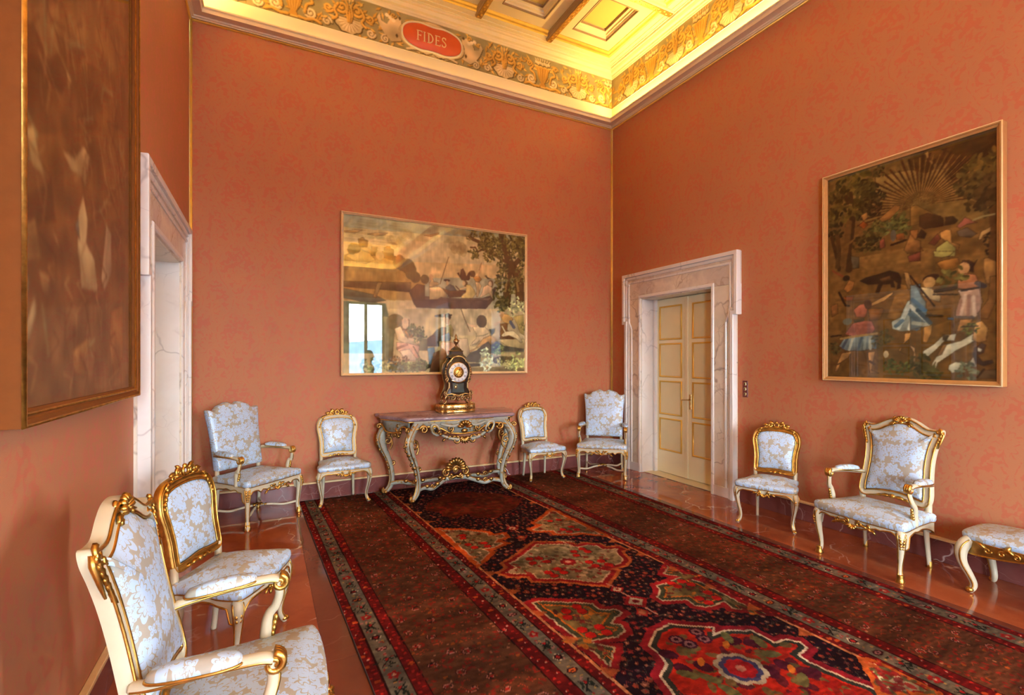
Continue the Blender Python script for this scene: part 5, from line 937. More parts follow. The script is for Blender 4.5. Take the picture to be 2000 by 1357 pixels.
    Q = med(K['M1'], [(-.02, (176, 92, 48)), (.006, (140, 30, 32)), (.045, WB)], (128, 112, 80)); fill_flowers(off2(Q, .06), 520, [(150, 130, 100), (96, 86, 56), (128, 36, 34), (176, 150, 118), (100, 84, 60)], .024)
    Q = med(K['L1'], [(-.012, (190, 84, 34)), (.03, WB)], (118, 102, 72)); fill_flowers(off2(Q, .05), 330, [(150, 130, 100), (96, 86, 56), (110, 34, 30), (170, 144, 112), (70, 58, 44)], .022)
    Q = med(K['R1'], [(-.012, (190, 84, 34)), (.03, WB)], (120, 106, 76)); fill_flowers(off2(Q, .05), 330, [(150, 130, 100), (96, 86, 56), (128, 36, 34), (170, 144, 112), (86, 72, 52)], .022)
    for nm in ('L2', 'R2'):
        Q = med(K[nm], [(-.01, (136, 30, 34)), (.03, (186, 160, 128)), (.042, (64, 66, 46)), (.075, (190, 100, 34))], (108, 90, 52)); fill_flowers(off2(Q, .1), 300, [(190, 110, 40), (86, 84, 54), (110, 36, 34), (80, 40, 40), (120, 112, 76)], .024)
    P2 = K['M2']; P2 = P2[:10]+[(2.66, 1.30), (2.50, 1.05), (2.20, .95), (1.95, 1.0)]+[(1.72, 1.2), (1.68, 1.50), (1.78, 1.62), (1.69, 1.70), (1.76, 1.88), (1.86, 1.94), (1.88, 2.10), (2.02, 2.20)]
    Q = med(P2, [(-.02, (136, 30, 40)), (.022, (206, 180, 150)), (.036, (52, 54, 46)), (.066, (176, 40, 28))], (160, 36, 24)); fill_flowers(off2(Q, .12), 420, [(86, 84, 48), (78, 30, 40), (176, 40, 26), (150, 30, 26), (104, 96, 56)], .036)
    for p in K['dark2']: c.ell(p[0], p[1], .055, .04, rn.random()*3, (70, 24, 38))
    for p in K['oliv2']: c.ell(p[0], p[1], .06, .028, rn.random()*3, (104, 100, 60))
    for x, y in ((2.3, 1.9), (2.05, 1.85), (2.42, 1.6), (1.9, 1.6), (2.3, 1.3)): c.ell(x, y, .04, .018, .7, (196, 110, 40))
    Q = med(K['R3'], [(-.02, (190, 92, 40)), (.01, (160, 34, 30))], (176, 156, 120)); fill_flowers(Q, 90, [(96, 92, 56), (150, 40, 36), (120, 40, 40)], .024)
    med([(2.75, 1.2), (2.82, .2), (2.55, .25), (2.4, .6), (2.62, 1.0)], [(-.02, (190, 92, 40)), (.01, (160, 34, 30))], (176, 156, 120))
    med([(1.62, 1.55), (1.72, 1.35), (1.66, 1.1), (1.78, .9), (1.7, .4), (1.66, .3)], [(-.012, (190, 84, 34)), (.03, WB)], (118, 102, 72))
    def rose(x, y, r, cols):
        for k, col in enumerate(cols):
            rr = r*(1-k/len(cols))
            for q in range(8): c.ell(x+rr*.62*math.cos(q*.785), y+rr*.62*math.sin(q*.785), rr*.42, rr*.42, 0, col)
            c.ell(x, y, rr*.8, rr*.8, 0, col)
    for nm in ('reds1', 'redsL1', 'redsR1', 'redsR2', 'redsL2'):
        for p in K[nm]: c.ell(p[0]+.004, p[1]-.004, .038, .038, 0, (56, 44, 32), .8); c.ell(p[0], p[1], .033, .033, 0, (178, 30, 26))
    for p in K['purples2']: rose(p[0], p[1], .045, [(66, 26, 44), (150, 100, 100), (60, 20, 36)])
    rose(*K['roset1'][0], .065, [(120, 28, 34), (150, 34, 34), (200, 140, 120)]); rose(*K['roset2'][0], .13, [(176, 160, 132), (66, 64, 96), (164, 30, 34), (176, 36, 36), (190, 120, 100)])
    for nm, s in (('diamond', .10), ('diamond2', .06), ('diamond3', .07)):
        x, y = K[nm][0]; a = (150, 30, 34); d = lambda k: [(x-s*k, y), (x, y-s*k*.9), (x+s*k, y), (x, y+s*k*.9)]
        c.poly(d(1.0), a); c.poly(d(.62), (190, 172, 140)); rose(x, y, s*.24, [(140, 30, 34), (90, 20, 26)])
        c.line([(x, y-s*.9), (x+.01, y-s*1.9)], .014, (176, 120, 100)); c.line([(x, y+s*.9), (x-.01, y+s*1.7)], .014, (176, 120, 100))
    for x, y in ((2.12, 2.38), (2.05, 3.86)): med([(x-.05, y), (x, y-.05), (x+.05, y), (x, y+.05)], [(0, (160, 40, 36))], (150, 90, 60))
    # edge florets on the navy field border
    for y in np.arange(-2.0, 5.9, .33):
        c.poly([(cx_eL(y), y), (cx_eL(y)+.09, y+.03), (cx_eL(y), y+.10)], (190, 100, 50), .8); c.poly([(cx_eR(y+.1), y+.1), (cx_eR(y+.1)-.09, y+.14), (cx_eR(y+.1), y+.2)], (190, 100, 50), .8)
    # abrash and wear
    c.img *= (.78+.44*vnoise(nx, ny, 9, 46, 1))[:, :, None]; c.img *= (.80+.40*vnoise(nx, ny, 90, 260, 2))[:, :, None]
    ab = vnoise(2, ny, 1, 30, 5)[:, :1]; c.img *= np.stack([.94+.12*ab, np.ones_like(ab), .94+.12*(1-ab)], -1)
    # vertices: squeeze the outermost columns onto the skewed left edge
    XX = X+.0015*np.sin(Y*3)*(1-np.linspace(0, 1, nx))[None]; ZZ = .0052+.0006*np.sin(Y*9+X*4)+.0005*np.sin(X*13)
    ZZ[:, 0] = .0005; ZZ[:, -1] = .0005; ZZ[-1, :] = .0005
    o = grid_mesh('oriental_carpet', np.stack([XX, Y, ZZ], -1).reshape(-1, 3), c.linear(), nx, ny, M_CARPET)
    for xf in (lambda y: cx_left(y)+.004, lambda y: CXR-.004+0*y):
        yy = np.linspace(-2.15, 5.975, 40); tube(np.c_[xf(yy), yy, np.full(40, .0042)], .0042, 6).build('selvedge', M_SELV, o)
    return tag(o, 'long red and navy oriental carpet with medallions on the marble floor', 'carpet')
M_SELV = mat_plain('dark_selvedge_wool', (.035, .012, .010), .9)
make_carpet()

# ================================================================ FRAMED TAPESTRIES
def picture(name, label, W, H, canvas, cmat, M, depth, fw, fmat, smat, res):
    root = thing(name, label, 'picture'); root.matrix_world = M
    nx, ny = len(canvas.us), len(canvas.vs); U, V = np.meshgrid(canvas.us, canvas.vs)
    grid_mesh('tapestry', np.stack([U, np.full_like(U, -depth+.028), V], -1).reshape(-1, 3), canvas.linear(), nx, ny, cmat, root)
    d = depth
    pr = [(0, .004), (0, d-.010), (.003, d-.003), (.008, d), (fw*.45, d-.002), (fw*.55, d-.010), (fw*.85, d-.014), (fw, d-.018), (fw, d-.030)]
    # four mitred rails
    c4 = [(0, 0), (W, 0), (W, H), (0, H)]
    for k in range(4):
        L = []
        for p, h in pr:
            q = [(p, p), (W-p, p), (W-p, H-p), (p, H-p)]; a, b = q[k], q[(k+1) % 4]; L.append([(a[0], -h, a[1]), (b[0], -h, b[1])])
        r = rings(L, False); r.f += [tuple(2*i for i in range(len(pr))), tuple(2*i+1 for i in reversed(range(len(pr))))]
        sharp(r.build('frame_rail', fmat, root), 30)
    box(.006, W-.006, -d+.030, -.002, .006, H-.006).build('backing', smat, root, False)
    if fmat is M_WOODF: rect_sweep([(-.001, d-.008), (.001, d+.002), (.006, d+.002), (.008, d-.004)], 0, W, 0, H, 'pic').build('gilt_bead', M_PFRAME, root)
    if fmat is M_PSIDE: rect_sweep([(-.002, d-.006), (.002, d+.003), (.010, d+.003), (.012, d-.004)], 0, W, 0, H, 'pic').join(rect_sweep([(fw*.6, d-.014), (fw*.66, d-.008), (fw*.8, d-.010), (fw*.84, d-.02)], 0, W, 0, H, 'pic')).build('gilt_bead', M_GILT, root)
    g = d-.0225
    MB().add([(fw*.9, -g, fw*.9), (W-fw*.9, -g, fw*.9), (W-fw*.9, -g, H-fw*.9), (fw*.9, -g, H-fw*.9)], [(0, 1, 2, 3)]).build('glass', M_GLASS, root, False)
    return root
# harbour scene on the back wall
W, H = 2.474, 1.931
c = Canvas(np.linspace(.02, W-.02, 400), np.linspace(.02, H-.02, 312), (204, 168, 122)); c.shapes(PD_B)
for u, v, r in PD_leafclusters: c.clump(u, v, r, (104, 86, 44), 22, .3)
c.grain(.09, 60, 44, 1); c.grain(.05, 200, 20, 2); c.soften(1)
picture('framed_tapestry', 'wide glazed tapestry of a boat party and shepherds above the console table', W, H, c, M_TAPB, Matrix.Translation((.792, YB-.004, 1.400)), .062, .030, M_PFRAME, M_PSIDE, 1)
# hunt scene on the right wall
W, H = 1.262, 1.908
c = Canvas(np.linspace(.02, W-.02, 300), np.linspace(.02, H-.02, 440), (118, 84, 42)); R_ = PD_R
c.shapes(R_[:8]); rx, ry = PD_rays
for k in range(34):
    a = math.radians(-8+196*k/33); r1 = .46+.06*math.sin(k*2.1); q = .018
    if math.sin(a) < -.15: continue
    c.poly([(rx+.02*math.cos(a), ry+.02*math.sin(a)), (rx+r1*math.cos(a-q), ry+.86*r1*math.sin(a-q)), (rx+r1*math.cos(a+q), ry+.86*r1*math.sin(a+q))], (84, 50, 26) if k % 2 else (70, 42, 22))
    c.line([(rx+.12*math.cos(a+.045), ry+.11*math.sin(a+.045)), (rx+.44*math.cos(a+.045), ry+.38*math.sin(a+.045))], .005, (168, 122, 62), .8)
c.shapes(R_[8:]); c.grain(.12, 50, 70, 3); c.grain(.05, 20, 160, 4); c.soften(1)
picture('framed_tapestry', 'upright glazed tapestry of a boar hunt under sun rays beside the double door', W, H, c, M_TAPR, Matrix.Translation((XR-.004, 2.800, 1.400))@Matrix.Rotation(-math.pi/2, 4, 'Z'), .085, .036, M_WOODF, M_PSIDE, 1)
# dark tapestry on the left wall
W, H = 1.44, 2.75
c = Canvas(np.linspace(.02, W-.02, 190), np.linspace(.02, H-.02, 420), (118, 76, 42)); c.shapes(PD_L, (.01, (84, 50, 28), .35))
rr = np.random.default_rng(8)
for i in range(260):
    u = rr.random()*W; v = rr.random()*H; l = .05+.16*rr.random(); k = rr.random(); col = (176, 128, 82) if k < .45 else (84, 50, 28) if k < .85 else (150, 140, 100)
    c.line([(u, v), (u+.05*rr.normal(), v+l*.6), (u+.08*rr.normal(), v+l)], .006+.012*rr.random(), col, .55)
c.grain(.16, 14, 40, 5); c.grain(.08, 60, 30, 6); c.soften(2)
picture('framed_tapestry', 'large dark brown tapestry in a deep gilt frame beside the white marble door surround', W, H, c, M_TAPL, Matrix.Translation((XL+.004, 1.87, 1.400))@Matrix.Rotation(math.pi/2, 4, 'Z'), .085, .052, M_PSIDE, M_PSIDE, 1)

# ================================================================ SMALL WALL THINGS
sw = thing('switch_plate', 'narrow maroon switch plate with three brass buttons beside the double door', 'switch', (XR-.001, 3.695, 1.265), -math.pi/2)
bbox(-.034, .034, -.008, 0, -.092, .092, .003).build('plate', M_PLATE, sw, False)
for z in (-.056, 0, .056):
    b = bbox(-.014, .014, -.011, -.006, z-.016, z+.016, .002).build('button', M_BRASS, sw, False); blob((0, -.012, z), (.007, .004, .008)).build('rocker', M_EBONY, b)
tag(tube(cat([(2.93, 6.012, .185), (2.945, 6.012, .15), (2.935, 6.011, .11), (2.965, 6.011, .07), (2.975, 6.005, .03), (3.0, 5.99, .018)], 6), .0042, 8).build('power_cable', M_WPLAST), 'thin white cable running down the baseboard behind the console table', 'cable')

# ================================================================ CONSOLE TABLE
def console():
    T = thing('console_table', 'carved grey and gilt console table with a serpentine violet marble top', 'table', (2.05, 5.64, .0078))
    zt = .939
    # marble top: wider at the back, serpentine front with cut corners (local y: back +.34, front -.36)
    hp = [(0, -.372), (.20, -.368), (.36, -.345), (.50, -.335), (.60, -.345), (.655, -.335), (.685, -.29), (.70, -.22), (.73, -.14), (.80, -.02), (.85, .08), (.865, .16), (.845, .22), (.85, .28), (.87, .345)]
    P = cat(hp, 4); P = np.vstack([P, [(-x, y) for x, y in P[::-1][:-1]]])
    L = [off2(P, d) for d in (.030, .012, .004, 0, 0, .006, .012)]
    tp = rings([[(p[0], p[1], z) for p in l] for l, z in zip(L, (zt-.045, zt-.043, zt-.036, zt-.030, zt-.012, zt-.003, zt))], True, True, True); sharp(tp.build('marble_top', M_VIOLET, T), 50)
    g = off2(P, .02); tube(np.c_[g, np.full(len(g), zt-.048)], .007, 6, True).build('gilt_edge', M_GILT, T)
    # legs
    def leg(fx, fy, kx, ky, front):
        d = np.array((kx-fx, ky-fy)); out = np.array((np.sign(fx)*.8, -.35 if front else .05)); out /= np.linalg.norm(out)
        b = np.array((fx, fy)); q = lambda o, z: (*(b+out*o), z)
        path = cat([q(-.03, .87), q(.02, .80), q(.07, .72), q(.085, .64), q(.055, .53), q(.005, .42), q(-.03, .30), q(-.045, .19), q(-.03, .10), q(.01, .045), q(.035, .03)], 5)
        rad = [.05, .046, .052, .055, .046, .038, .032, .030, .033, .03, .022]
        o = tube(path, rad, 8, up=(*out, 0), flat=.8).build('leg', M_GREYGREEN, T)
        side = np.array((-out[1], out[0]))
        # gilt ridge, leaf carving and scroll foot
        rg = tube([(p[0]+out[0]*r*.95, p[1]+out[1]*r*.95, p[2]) for p, r in zip(path, np.interp(np.linspace(0, 1, len(path)), np.linspace(0, 1, len(rad)), rad))], .008, 6)
        for s in (-1, 1): rg.join(tube([(p[0]+(side[0]*s*.8+out[0]*.45)*r, p[1]+(side[1]*s*.8+out[1]*.45)*r, p[2]) for p, r in zip(path, np.interp(np.linspace(0, 1, len(path)), np.linspace(0, 1, len(rad)), rad))], .006, 5))
        rg.build('gilt_ridge', M_GILT_D, o)
        cv = MB(); rn = random.Random(int(fx*100)+int(fy*10))
        for z, oo in ((.84, .03), (.80, .055), (.76, .085), (.72, .105), (.68, .125), (.63, .135), (.58, .12), (.53, .095), (.48, .075), (.43, .05), (.37, .02), (.30, .0), (.24, -.01)):
            for s in (-1, 1):
                a = b+out*(oo+rn.uniform(-.006, .004))+side*s*rn.uniform(.006, .02); r = rn.uniform(.010, .019); cv.join(blob((a[0], a[1], z+rn.uniform(-.012, .012)), (r, r, r*1.5), 6, 4))
        cv.build('leaf_carving', M_GILT_D, o)['kind'] = 'stuff'
        cs = MB()
        for (so, sz, r, tr, a0, sg) in ((.005, .62, .050, 1.3, 1.2, 1), (.045, .035, .03, 1.6, 1.57, -1), (-.055, .36, .032, 1.3, 0.3, -1), (.105, .80, .034, 1.3, 3.6, -1)):
            s2 = spiral((0, 0), r, tr, a0, sg, 20); cs.join(tube([(b[0]+out[0]*(so+u), b[1]+out[1]*(so+u), sz+v) for u, v in s2], np.linspace(.014, .009, 20), 6))
        cs.join(tube(cat([q(-.02, .52), q(-.045, .58), q(-.03, .66), q(.02, .69)], 5), [.010, .014, .014, .008], 6))
        cs.join(blob((b[0]+out[0]*.03, b[1]+out[1]*.03, .02), (.028, .028, .02), 8, 5))
        cs.build('scroll_carving', M_GILT_D, o)['kind'] = 'stuff'; return o
    for s in (-1, 1):
        leg(s*.56, -.30, s*.64, -.33, True); leg(s*.745, .20, s*.8, .2, False)
    # frieze rails under the top
    def rail(path, name, drop):
        p = cat(path, 8); n = len(p); tt = np.linspace(0, 1, n); zb = .80-drop*np.exp(-((tt-.5)/.2)**2)+.035*np.abs(np.sin(tt*math.pi*3))
        L = []
        for d, top in ((.014, 1), (.014, 0), (-.014, 0), (-.014, 1)):
            q = off2(p, d, False); L.append([(a, b_, .895 if top else z) for (a, b_), z in zip(q, zb)])
        o = rings(L, False).build(name, M_GREYGREEN, T)
        e = off2(p, -.016, False); tube([(a, b_, z) for (a, b_), z in zip(e, zb)], .010, 6).build('gilt_edge', M_GILT, o); return o, p, zb
    fr, fp, fz = rail([(-.58, -.315), (-.36, -.315), (-.18, -.335), (0, -.345), (.18, -.335), (.36, -.315), (.58, -.315)], 'front_rail', .10)
    for s in (-1, 1): rail([(s*.62, -.26), (s*.67, -.14), (s*.74, 0), (s*.80, .14), (s*.81, .25)] if s > 0 else [(-.81, .25), (-.80, .14), (-.74, 0), (-.67, -.14), (-.62, -.26)], 'side_rail', .09)
    # front carving: oval rings, C-scrolls, centre cartouche with leaves
    y = -.365
    for s in (-1, 1):
        a = np.linspace(0, 2*math.pi, 20, endpoint=False); p = np.c_[s*.335+.075*np.cos(a)*.62+s*.02*np.sin(a), np.full(20, y+.03), .795+.062*np.sin(a)]
        ov = tube(p, .017, 7, True, up=(0, 1, 0)).build('oval_ring', M_GREYGREEN, T); tube(np.c_[s*.335+.05*np.cos(a)*.62+s*.014*np.sin(a), np.full(20, y+.012), .795+.045*np.sin(a)], .006, 6, True, up=(0, 1, 0)).build('gilt_rim', M_GILT, ov)
        blob((s*.335, y+.05, .795), (.028, .01, .04)).build('oval_centre', M_EBONY, ov)
        m = tube(cat([(s*.28, y+.02, .86), (s*.2, y+.005, .835), (s*.12, y-.005, .83), (s*.06, y-.01, .855)], 6), [.014, .02, .02, .012], 7).join(tube(cat([(s*.28, y+.02, .74), (s*.2, y, .70), (s*.1, y-.01, .675), (s*.03, y-.015, .69)], 6), [.012, .02, .022, .014], 7))
        m.build('scrolled_bar', M_GREYGREEN, T)
        m = scroll((s*.10, .665), .045, 1.4, math.pi/2, s, y-.015, .014).join(scroll((s*.17, .80), .04, 1.4, -math.pi/2, -s, y-.005, .013)).join(scroll((s*.47, .80), .05, 1.5, math.pi, s, y+.03, .016))
        for k in range(9): m.join(leaf((s*(.06+.028*k), .70+.006*k*(k % 3)), math.pi/2-s*(1.2+.25*(k % 3)) if k % 2 else -math.pi/2+s*.8, .06, .016, .014, y-.01))
        m.build('leaf_scroll', M_GILT_D, T)['kind'] = 'stuff'
    m = shell((0, .80), .085, .1, math.pi-.1, 7, y-.01, .03).join(blob((0, y-.015, .770), (.040, .018, .026)))
    for k in range(7): m.join(leaf((0, .70), -math.pi/2+(k-3)*.42, .085, .02, .02, y-.02))
    m.build('shell_carving', M_GILT_D, T)
    for s in (-1, 1):   # side masks
        m = MB(); rn = random.Random(4)
        for k in range(26):
            t = rn.random(); z = .70+.14*rn.random(); m.join(blob((s*(.665+.10*t+.015), -.16+.30*t, z), (.02, .024, .026), 6, 4))
        m.build('side_carving', M_GILT_D, T)['kind'] = 'stuff'
    # stretcher and its shell
    for s in (-1, 1):
        for fx, fy in ((.53, -.285), (.73, .19)):
            p = cat([(s*fx, fy, .11), (s*fx*.82, fy*.8, .13), (s*fx*.62, fy*.62-.02, .10), (s*fx*.42, fy*.45, .13), (s*.12, -.06, .16), (0, -.06, .17)], 6)
            st = tube(p, [.02, .026, .024, .027, .03, .03], 8, flat=.8).build('stretcher', M_GREYGREEN, T)
            m = tube(np.array(p)+np.array((0, -.012, .02)), .008, 6)
            for k in (8, 16, 22): m.join(blob(tuple(p[k]+np.array((0, -.015, .02))), (.032, .02, .024), 7, 5))
            q = p[12]; m.join(scroll((q[0], q[2]+.03), .03, 1.3, 0, s, q[1]-.012, .010))
            m.build('stretcher_carving', M_GILT_D, st)
    sh = shell((0, .275), .125, -.25, math.pi+.25, 11, -.07, .03, .35).build('stretcher_shell', M_GILT_D, T)
    m = blob((0, -.080, .262), (.042, .022, .036), 10, 7).join(scroll((.0, .262), .050, 1.6, 0, 1, -.088, .012))
    for s in (-1, 1): m.join(scroll((s*.12, .235), .05, 1.5, math.pi/2, -s, -.08, .016)).join(scroll((s*.07, .18), .035, 1.3, math.pi/2, s, -.09, .014)).join(leaf((s*.03, .20), math.pi/2+s*1.9, .12, .025, .02, -.09))
    m.build('shell_scrolls', M_GILT_D, sh)
console()

# ================================================================ BRACKET CLOCK ON ITS GILT PLINTH
def clock():
    zt = .9472; X, Yc = 2.105, 5.70
    base = thing('gilt_plinth', 'low lobed gilt plinth under the bracket clock on the console table', 'plinth', (X, Yc, zt))
    a = np.linspace(0, 2*math.pi, 120, endpoint=False); r = lambda t: 1+.10*np.abs(np.cos(4.5*t))
    P = np.c_[.225*np.sign(np.cos(a))*np.abs(np.cos(a))**.7*r(a), .13*np.sign(np.sin(a))*np.abs(np.sin(a))**.7*r(a)]
    rings([[(x, y, z) for x, y in off2(P, d)] for d, z in ((.004, 0), (0, .004), (0, .032), (.006, .034), (.006, .036), (0, .038), (0, .098), (.006, .104))], True, True, True).build('plinth_body', M_BRASS, base)
    z0 = zt+.104
    T = thing('bracket_clock', 'dark waisted bracket clock with a white dial and gilt mounts on the gilt plinth', 'clock', (X, Yc, z0))
    # waisted case
    prof = [(.165, .092), (.172, .100), (.168, .116), (.150, .14), (.128, .185), (.122, .23), (.128, .27), (.142, .32), (.152, .38), (.148, .44), (.136, .49)]
    arc = [(.115*math.cos(t), .49+.085*math.sin(t)) for t in np.linspace(.25, math.pi/2, 6)]
    h = [(0, .092)]+prof+arc
    P = np.array(h+[(-x, z) for x, z in reversed(h[1:-1])])
    prism(P, -.075, .085, .006).build('case', M_EBONY, T)
    for yy, rad in ((-.078, .008), (.086, .006)):
        tube(np.c_[P[:, 0], np.full(len(P), yy), P[:, 1]], rad, 6, True, up=(0, 1, 0)).build('gilt_moulding', M_BRONZE, T)
    # hood
    box_ = rings([[(sx*x, sy*y, z) for sx, sy in ((-1, -1), (1, -1), (1, 1), (-1, 1))] for x, y, z in ((.105, .08, .56), (.10, .075, .575), (.075, .055, .60), (.068, .05, .64), (.074, .056, .648), (.06, .045, .655), (.05, .036, .672), (.03, .022, .69))], True, True, True)
    sharp(box_.build('hood', M_EBONY, T), 30)
    tube([(x, y, .645) for x, y in ((-.073, -.055), (.073, -.055), (.073, .055), (-.073, .055))], .006, 6, True).build('hood_moulding', M_BRONZE, T)
    p = [(.105*math.cos(t), -.082, .49+.092*math.sin(t)) for t in np.linspace(.15, math.pi-.15, 16)]; tube(p, .009, 6).build('arch_moulding', M_BRASS, T)
    f = lathe([(.022, 0), (.028, .01), (.012, .02), (.01, .035), (.026, .05), (.034, .075), (.026, .10), (.012, .115), (.018, .13), (.012, .15), (.002, .168)], 12, (0, 0, .688))
    for s in (-1, 1): f.join(leaf((0, .75), math.pi/2-s*.9, .05, .014, .012, -.02))
    f.build('finial', M_BRONZE, T)
    # dial: gilt centre, white enamel chapter ring with roman numerals, hands
    dz = .385; dl = lathe([(.126, 0), (.126, .008), (.118, .012)], 40).xf(lambda x, y, z: (x, -.078-z, y+dz)).build('dial', M_BRASS, T)
    rings([[(R*math.cos(t), -.0905-d, dz+R*math.sin(t)) for t in np.linspace(0, 2*math.pi, 48, endpoint=False)] for R, d in ((.068, 0), (.068, .002), (.117, .002), (.117, 0))]).build('chapter_ring', M_ENAMEL, dl)
    gc = lathe([(.066, 0), (.064, .004), (.02, .006)], 28).xf(lambda x, y, z: (x, -.090-z, y+dz))
    for k in range(12): gc.join(blob((.042*math.cos(k*.5236), -.095, dz+.042*math.sin(k*.5236)), (.012, .004, .012), 6, 4))
    gc.build('dial_centre', M_GILT, dl)
    NUM = ['XII', 'I', 'II', 'III', 'IIII', 'V', 'VI', 'VII', 'VIII', 'IX', 'X', 'XI']
    for i, s in enumerate(NUM):
        ad = {'I': .0062, 'V': .0105, 'X': .0105}; tw = sum(ad[q] for q in s); m = MB(); x = -tw/2; hh = .013
        for q in s:
            c0 = x+ad[q]/2; seg = {'I': [((c0, -hh), (c0, hh), .0034)], 'V': [((c0-.0045, hh), (c0, -hh), .0034), ((c0+.0045, hh), (c0, -hh), .0016)], 'X': [((c0-.0045, hh), (c0+.0045, -hh), .0034), ((c0+.0045, hh), (c0-.0045, -hh), .0016)]}[q]
            for (xa, za), (xb, zb), wd in seg: m.add([(xa-wd/2, 0, za), (xa+wd/2, 0, za), (xb+wd/2, 0, zb), (xb-wd/2, 0, zb)], [(0, 1, 2, 3)])
            x += ad[q]
        th = math.pi/2-i*math.pi/6; R = .093; ca, sa = math.cos(th-math.pi/2), math.sin(th-math.pi/2)
        m.xf(lambda u, v, q: (R*math.cos(th)+u*ca-q*sa, -.0932, dz+R*math.sin(th)+u*sa+q*ca)).build('numeral', M_INK, dl, False)
    for ang, L in ((1.25, .05), (3.9, .075)):
        tube([(0, -.100, dz), (L*.6*math.cos(ang), -.1, dz+L*.6*math.sin(ang)), (L*math.cos(ang), -.1, dz+L*math.sin(ang))], [.003, .0035, .0012], 6).build('hand', M_EBONY, dl)
    # gilt apron below dial, glazed throat with pendulum
    m = prism([(-.095, .29), (-.05, .262), (0, .25), (.05, .262), (.095, .29), (.06, .30), (0, .285), (-.06, .30)][::1], -.080, -.092, .003); m.build('dial_apron', M_BRASS, T)
    prism([(-.082, .14), (.082, .14), (.07, .20), (.075, .255), (0, .245), (-.075, .255), (-.07, .20)], -.074, -.080, .002).build('throat_glass', mat_plain('green_black_glass', (.07, .09, .085), .12), T)
    pd = blob((-.035, -.090, .205), (.020, .010, .020), 12, 8).build('pendulum_bob', M_BRASS, T); tube([(-.035, -.088, .215), (-.03, -.088, .25)], .003, 6).build('pendulum_rod', M_BRASS, pd)
    # mounts: side caryatid scrolls, feet, front apron
    for s in (-1, 1):
        m = MB()
        for z, x, r in ((.46, .146, .015), (.43, .156, .017), (.40, .162, .018), (.37, .164, .018), (.34, .158, .016), (.31, .15, .015), (.275, .14, .014)): m.join(blob((s*x, -.08, z), (r, .016, r*1.2), 7, 5))
        m.join(scroll((s*.15, .30), .025, 1.3, math.pi/2, s, -.085, .009)).join(scroll((s*.16, .13), .028, 1.4, math.pi/2, -s, -.085, .011)); m.build('side_mount', M_BRONZE, T)['kind'] = 'stuff'
        bbox(s*.118-.010, s*.118+.010, -.090, -.072, .19, .265, .003).build('brass_inlay', M_BRONZE, T, False)
        for yy in (-.07, .07):
            tube(cat([(s*.145, yy, .10), (s*.165, yy, .07), (s*.150, yy, .04), (s*.165, yy, .015), (s*.185, yy, .012)], 5), [.018, .018, .012, .012, .014], 7).build('foot', M_BRONZE, T)
        m = scroll((s*.07, .075), .035, 1.3, math.pi/2, s, -.082, .011)
        for k in range(4): m.join(leaf((s*(.02+.03*k), .085), -math.pi/2+s*.35*(k-1), .06-.008*k, .014, .012, -.084))
        m.build('apron_mount', M_BRONZE, T)
    tube(cat([(-.17, -.082, .10), (-.09, -.085, .125), (0, -.088, .105), (.09, -.085, .125), (.17, -.082, .10)], 6), .009, 6).build('apron_moulding', M_BRASS, T)
clock()

# ================================================================ CHAIRS  (local: seat faces -y, origin on the floor under the seat)
def ring_frame(P, prof): return rings([[(p[0], y, p[1]) for p in (inset(P, d) if d else P)] for d, y in prof])
def loop_tube(P, d, y, r, n=6): Q = inset(P, d) if d else np.array(P); return tube(np.c_[Q[:, 0], np.full(len(Q), y), Q[:, 1]], r, n, True, up=(0, 1, 0))
def rake(y0, k, zb=.45): return lambda x, y, z: (x, y+y0+(z-zb)*k, z)
def seat_outline(fw, fy, bw, by, bulge, n=6):
    h = [(0, fy-bulge), (fw*.55, fy-bulge*.75), (fw*.93, fy-.004), (fw, fy+.03), (fw*.96, fy+.12), ((fw+bw)/2-.005, (fy+by)/2), (bw+.004, by-.05), (bw-.01, by), (0, by+.004)]
    return half(h, n)
def pad_seat(P, z0, z1, dome, T, nm='seat_cushion'):
    m = cushion(P, [(.012, z0), (0, z0+.006), (-.004, z0+.02), (-.004, z1-.018), (.004, z1-.006), (.02, z1), (.05, z1+.006)], dome, lambda p, h: (p[0], p[1], h), 6)
    return m.build(nm, M_FAB, T, uvp=(0, 1), wrap=lambda P: np.maximum(0, z1-P[:, 2]))
def apron(P, zt, zb_fn, T, mat, gilt, legs_at, name='seat_rail'):
    """rail following the seat outline; lower edge zb_fn(x, y)"""
    Q = off2(P, .006); n = len(Q); zb = np.array([zb_fn(*q) for q in Q]); L = []
    for d, top in ((.0, 0), (.0, 1), (.024, 1), (.024, 0)):
        q = off2(Q, d) if d else Q; L.append([(a, b, zt if top else z) for (a, b), z in zip(q, zb)])
    L.append(L[0]); o = rings(L).build(name, mat, T); sharp(o, 50)
    tube(np.c_[Q, zb+.001], .0055, 6, True).build('gilt_edge', gilt, o)
    tube(np.c_[off2(Q, -.001), np.full(n, zt-.002)], .0045, 6, True).build('gilt_line', gilt, o)
    return o
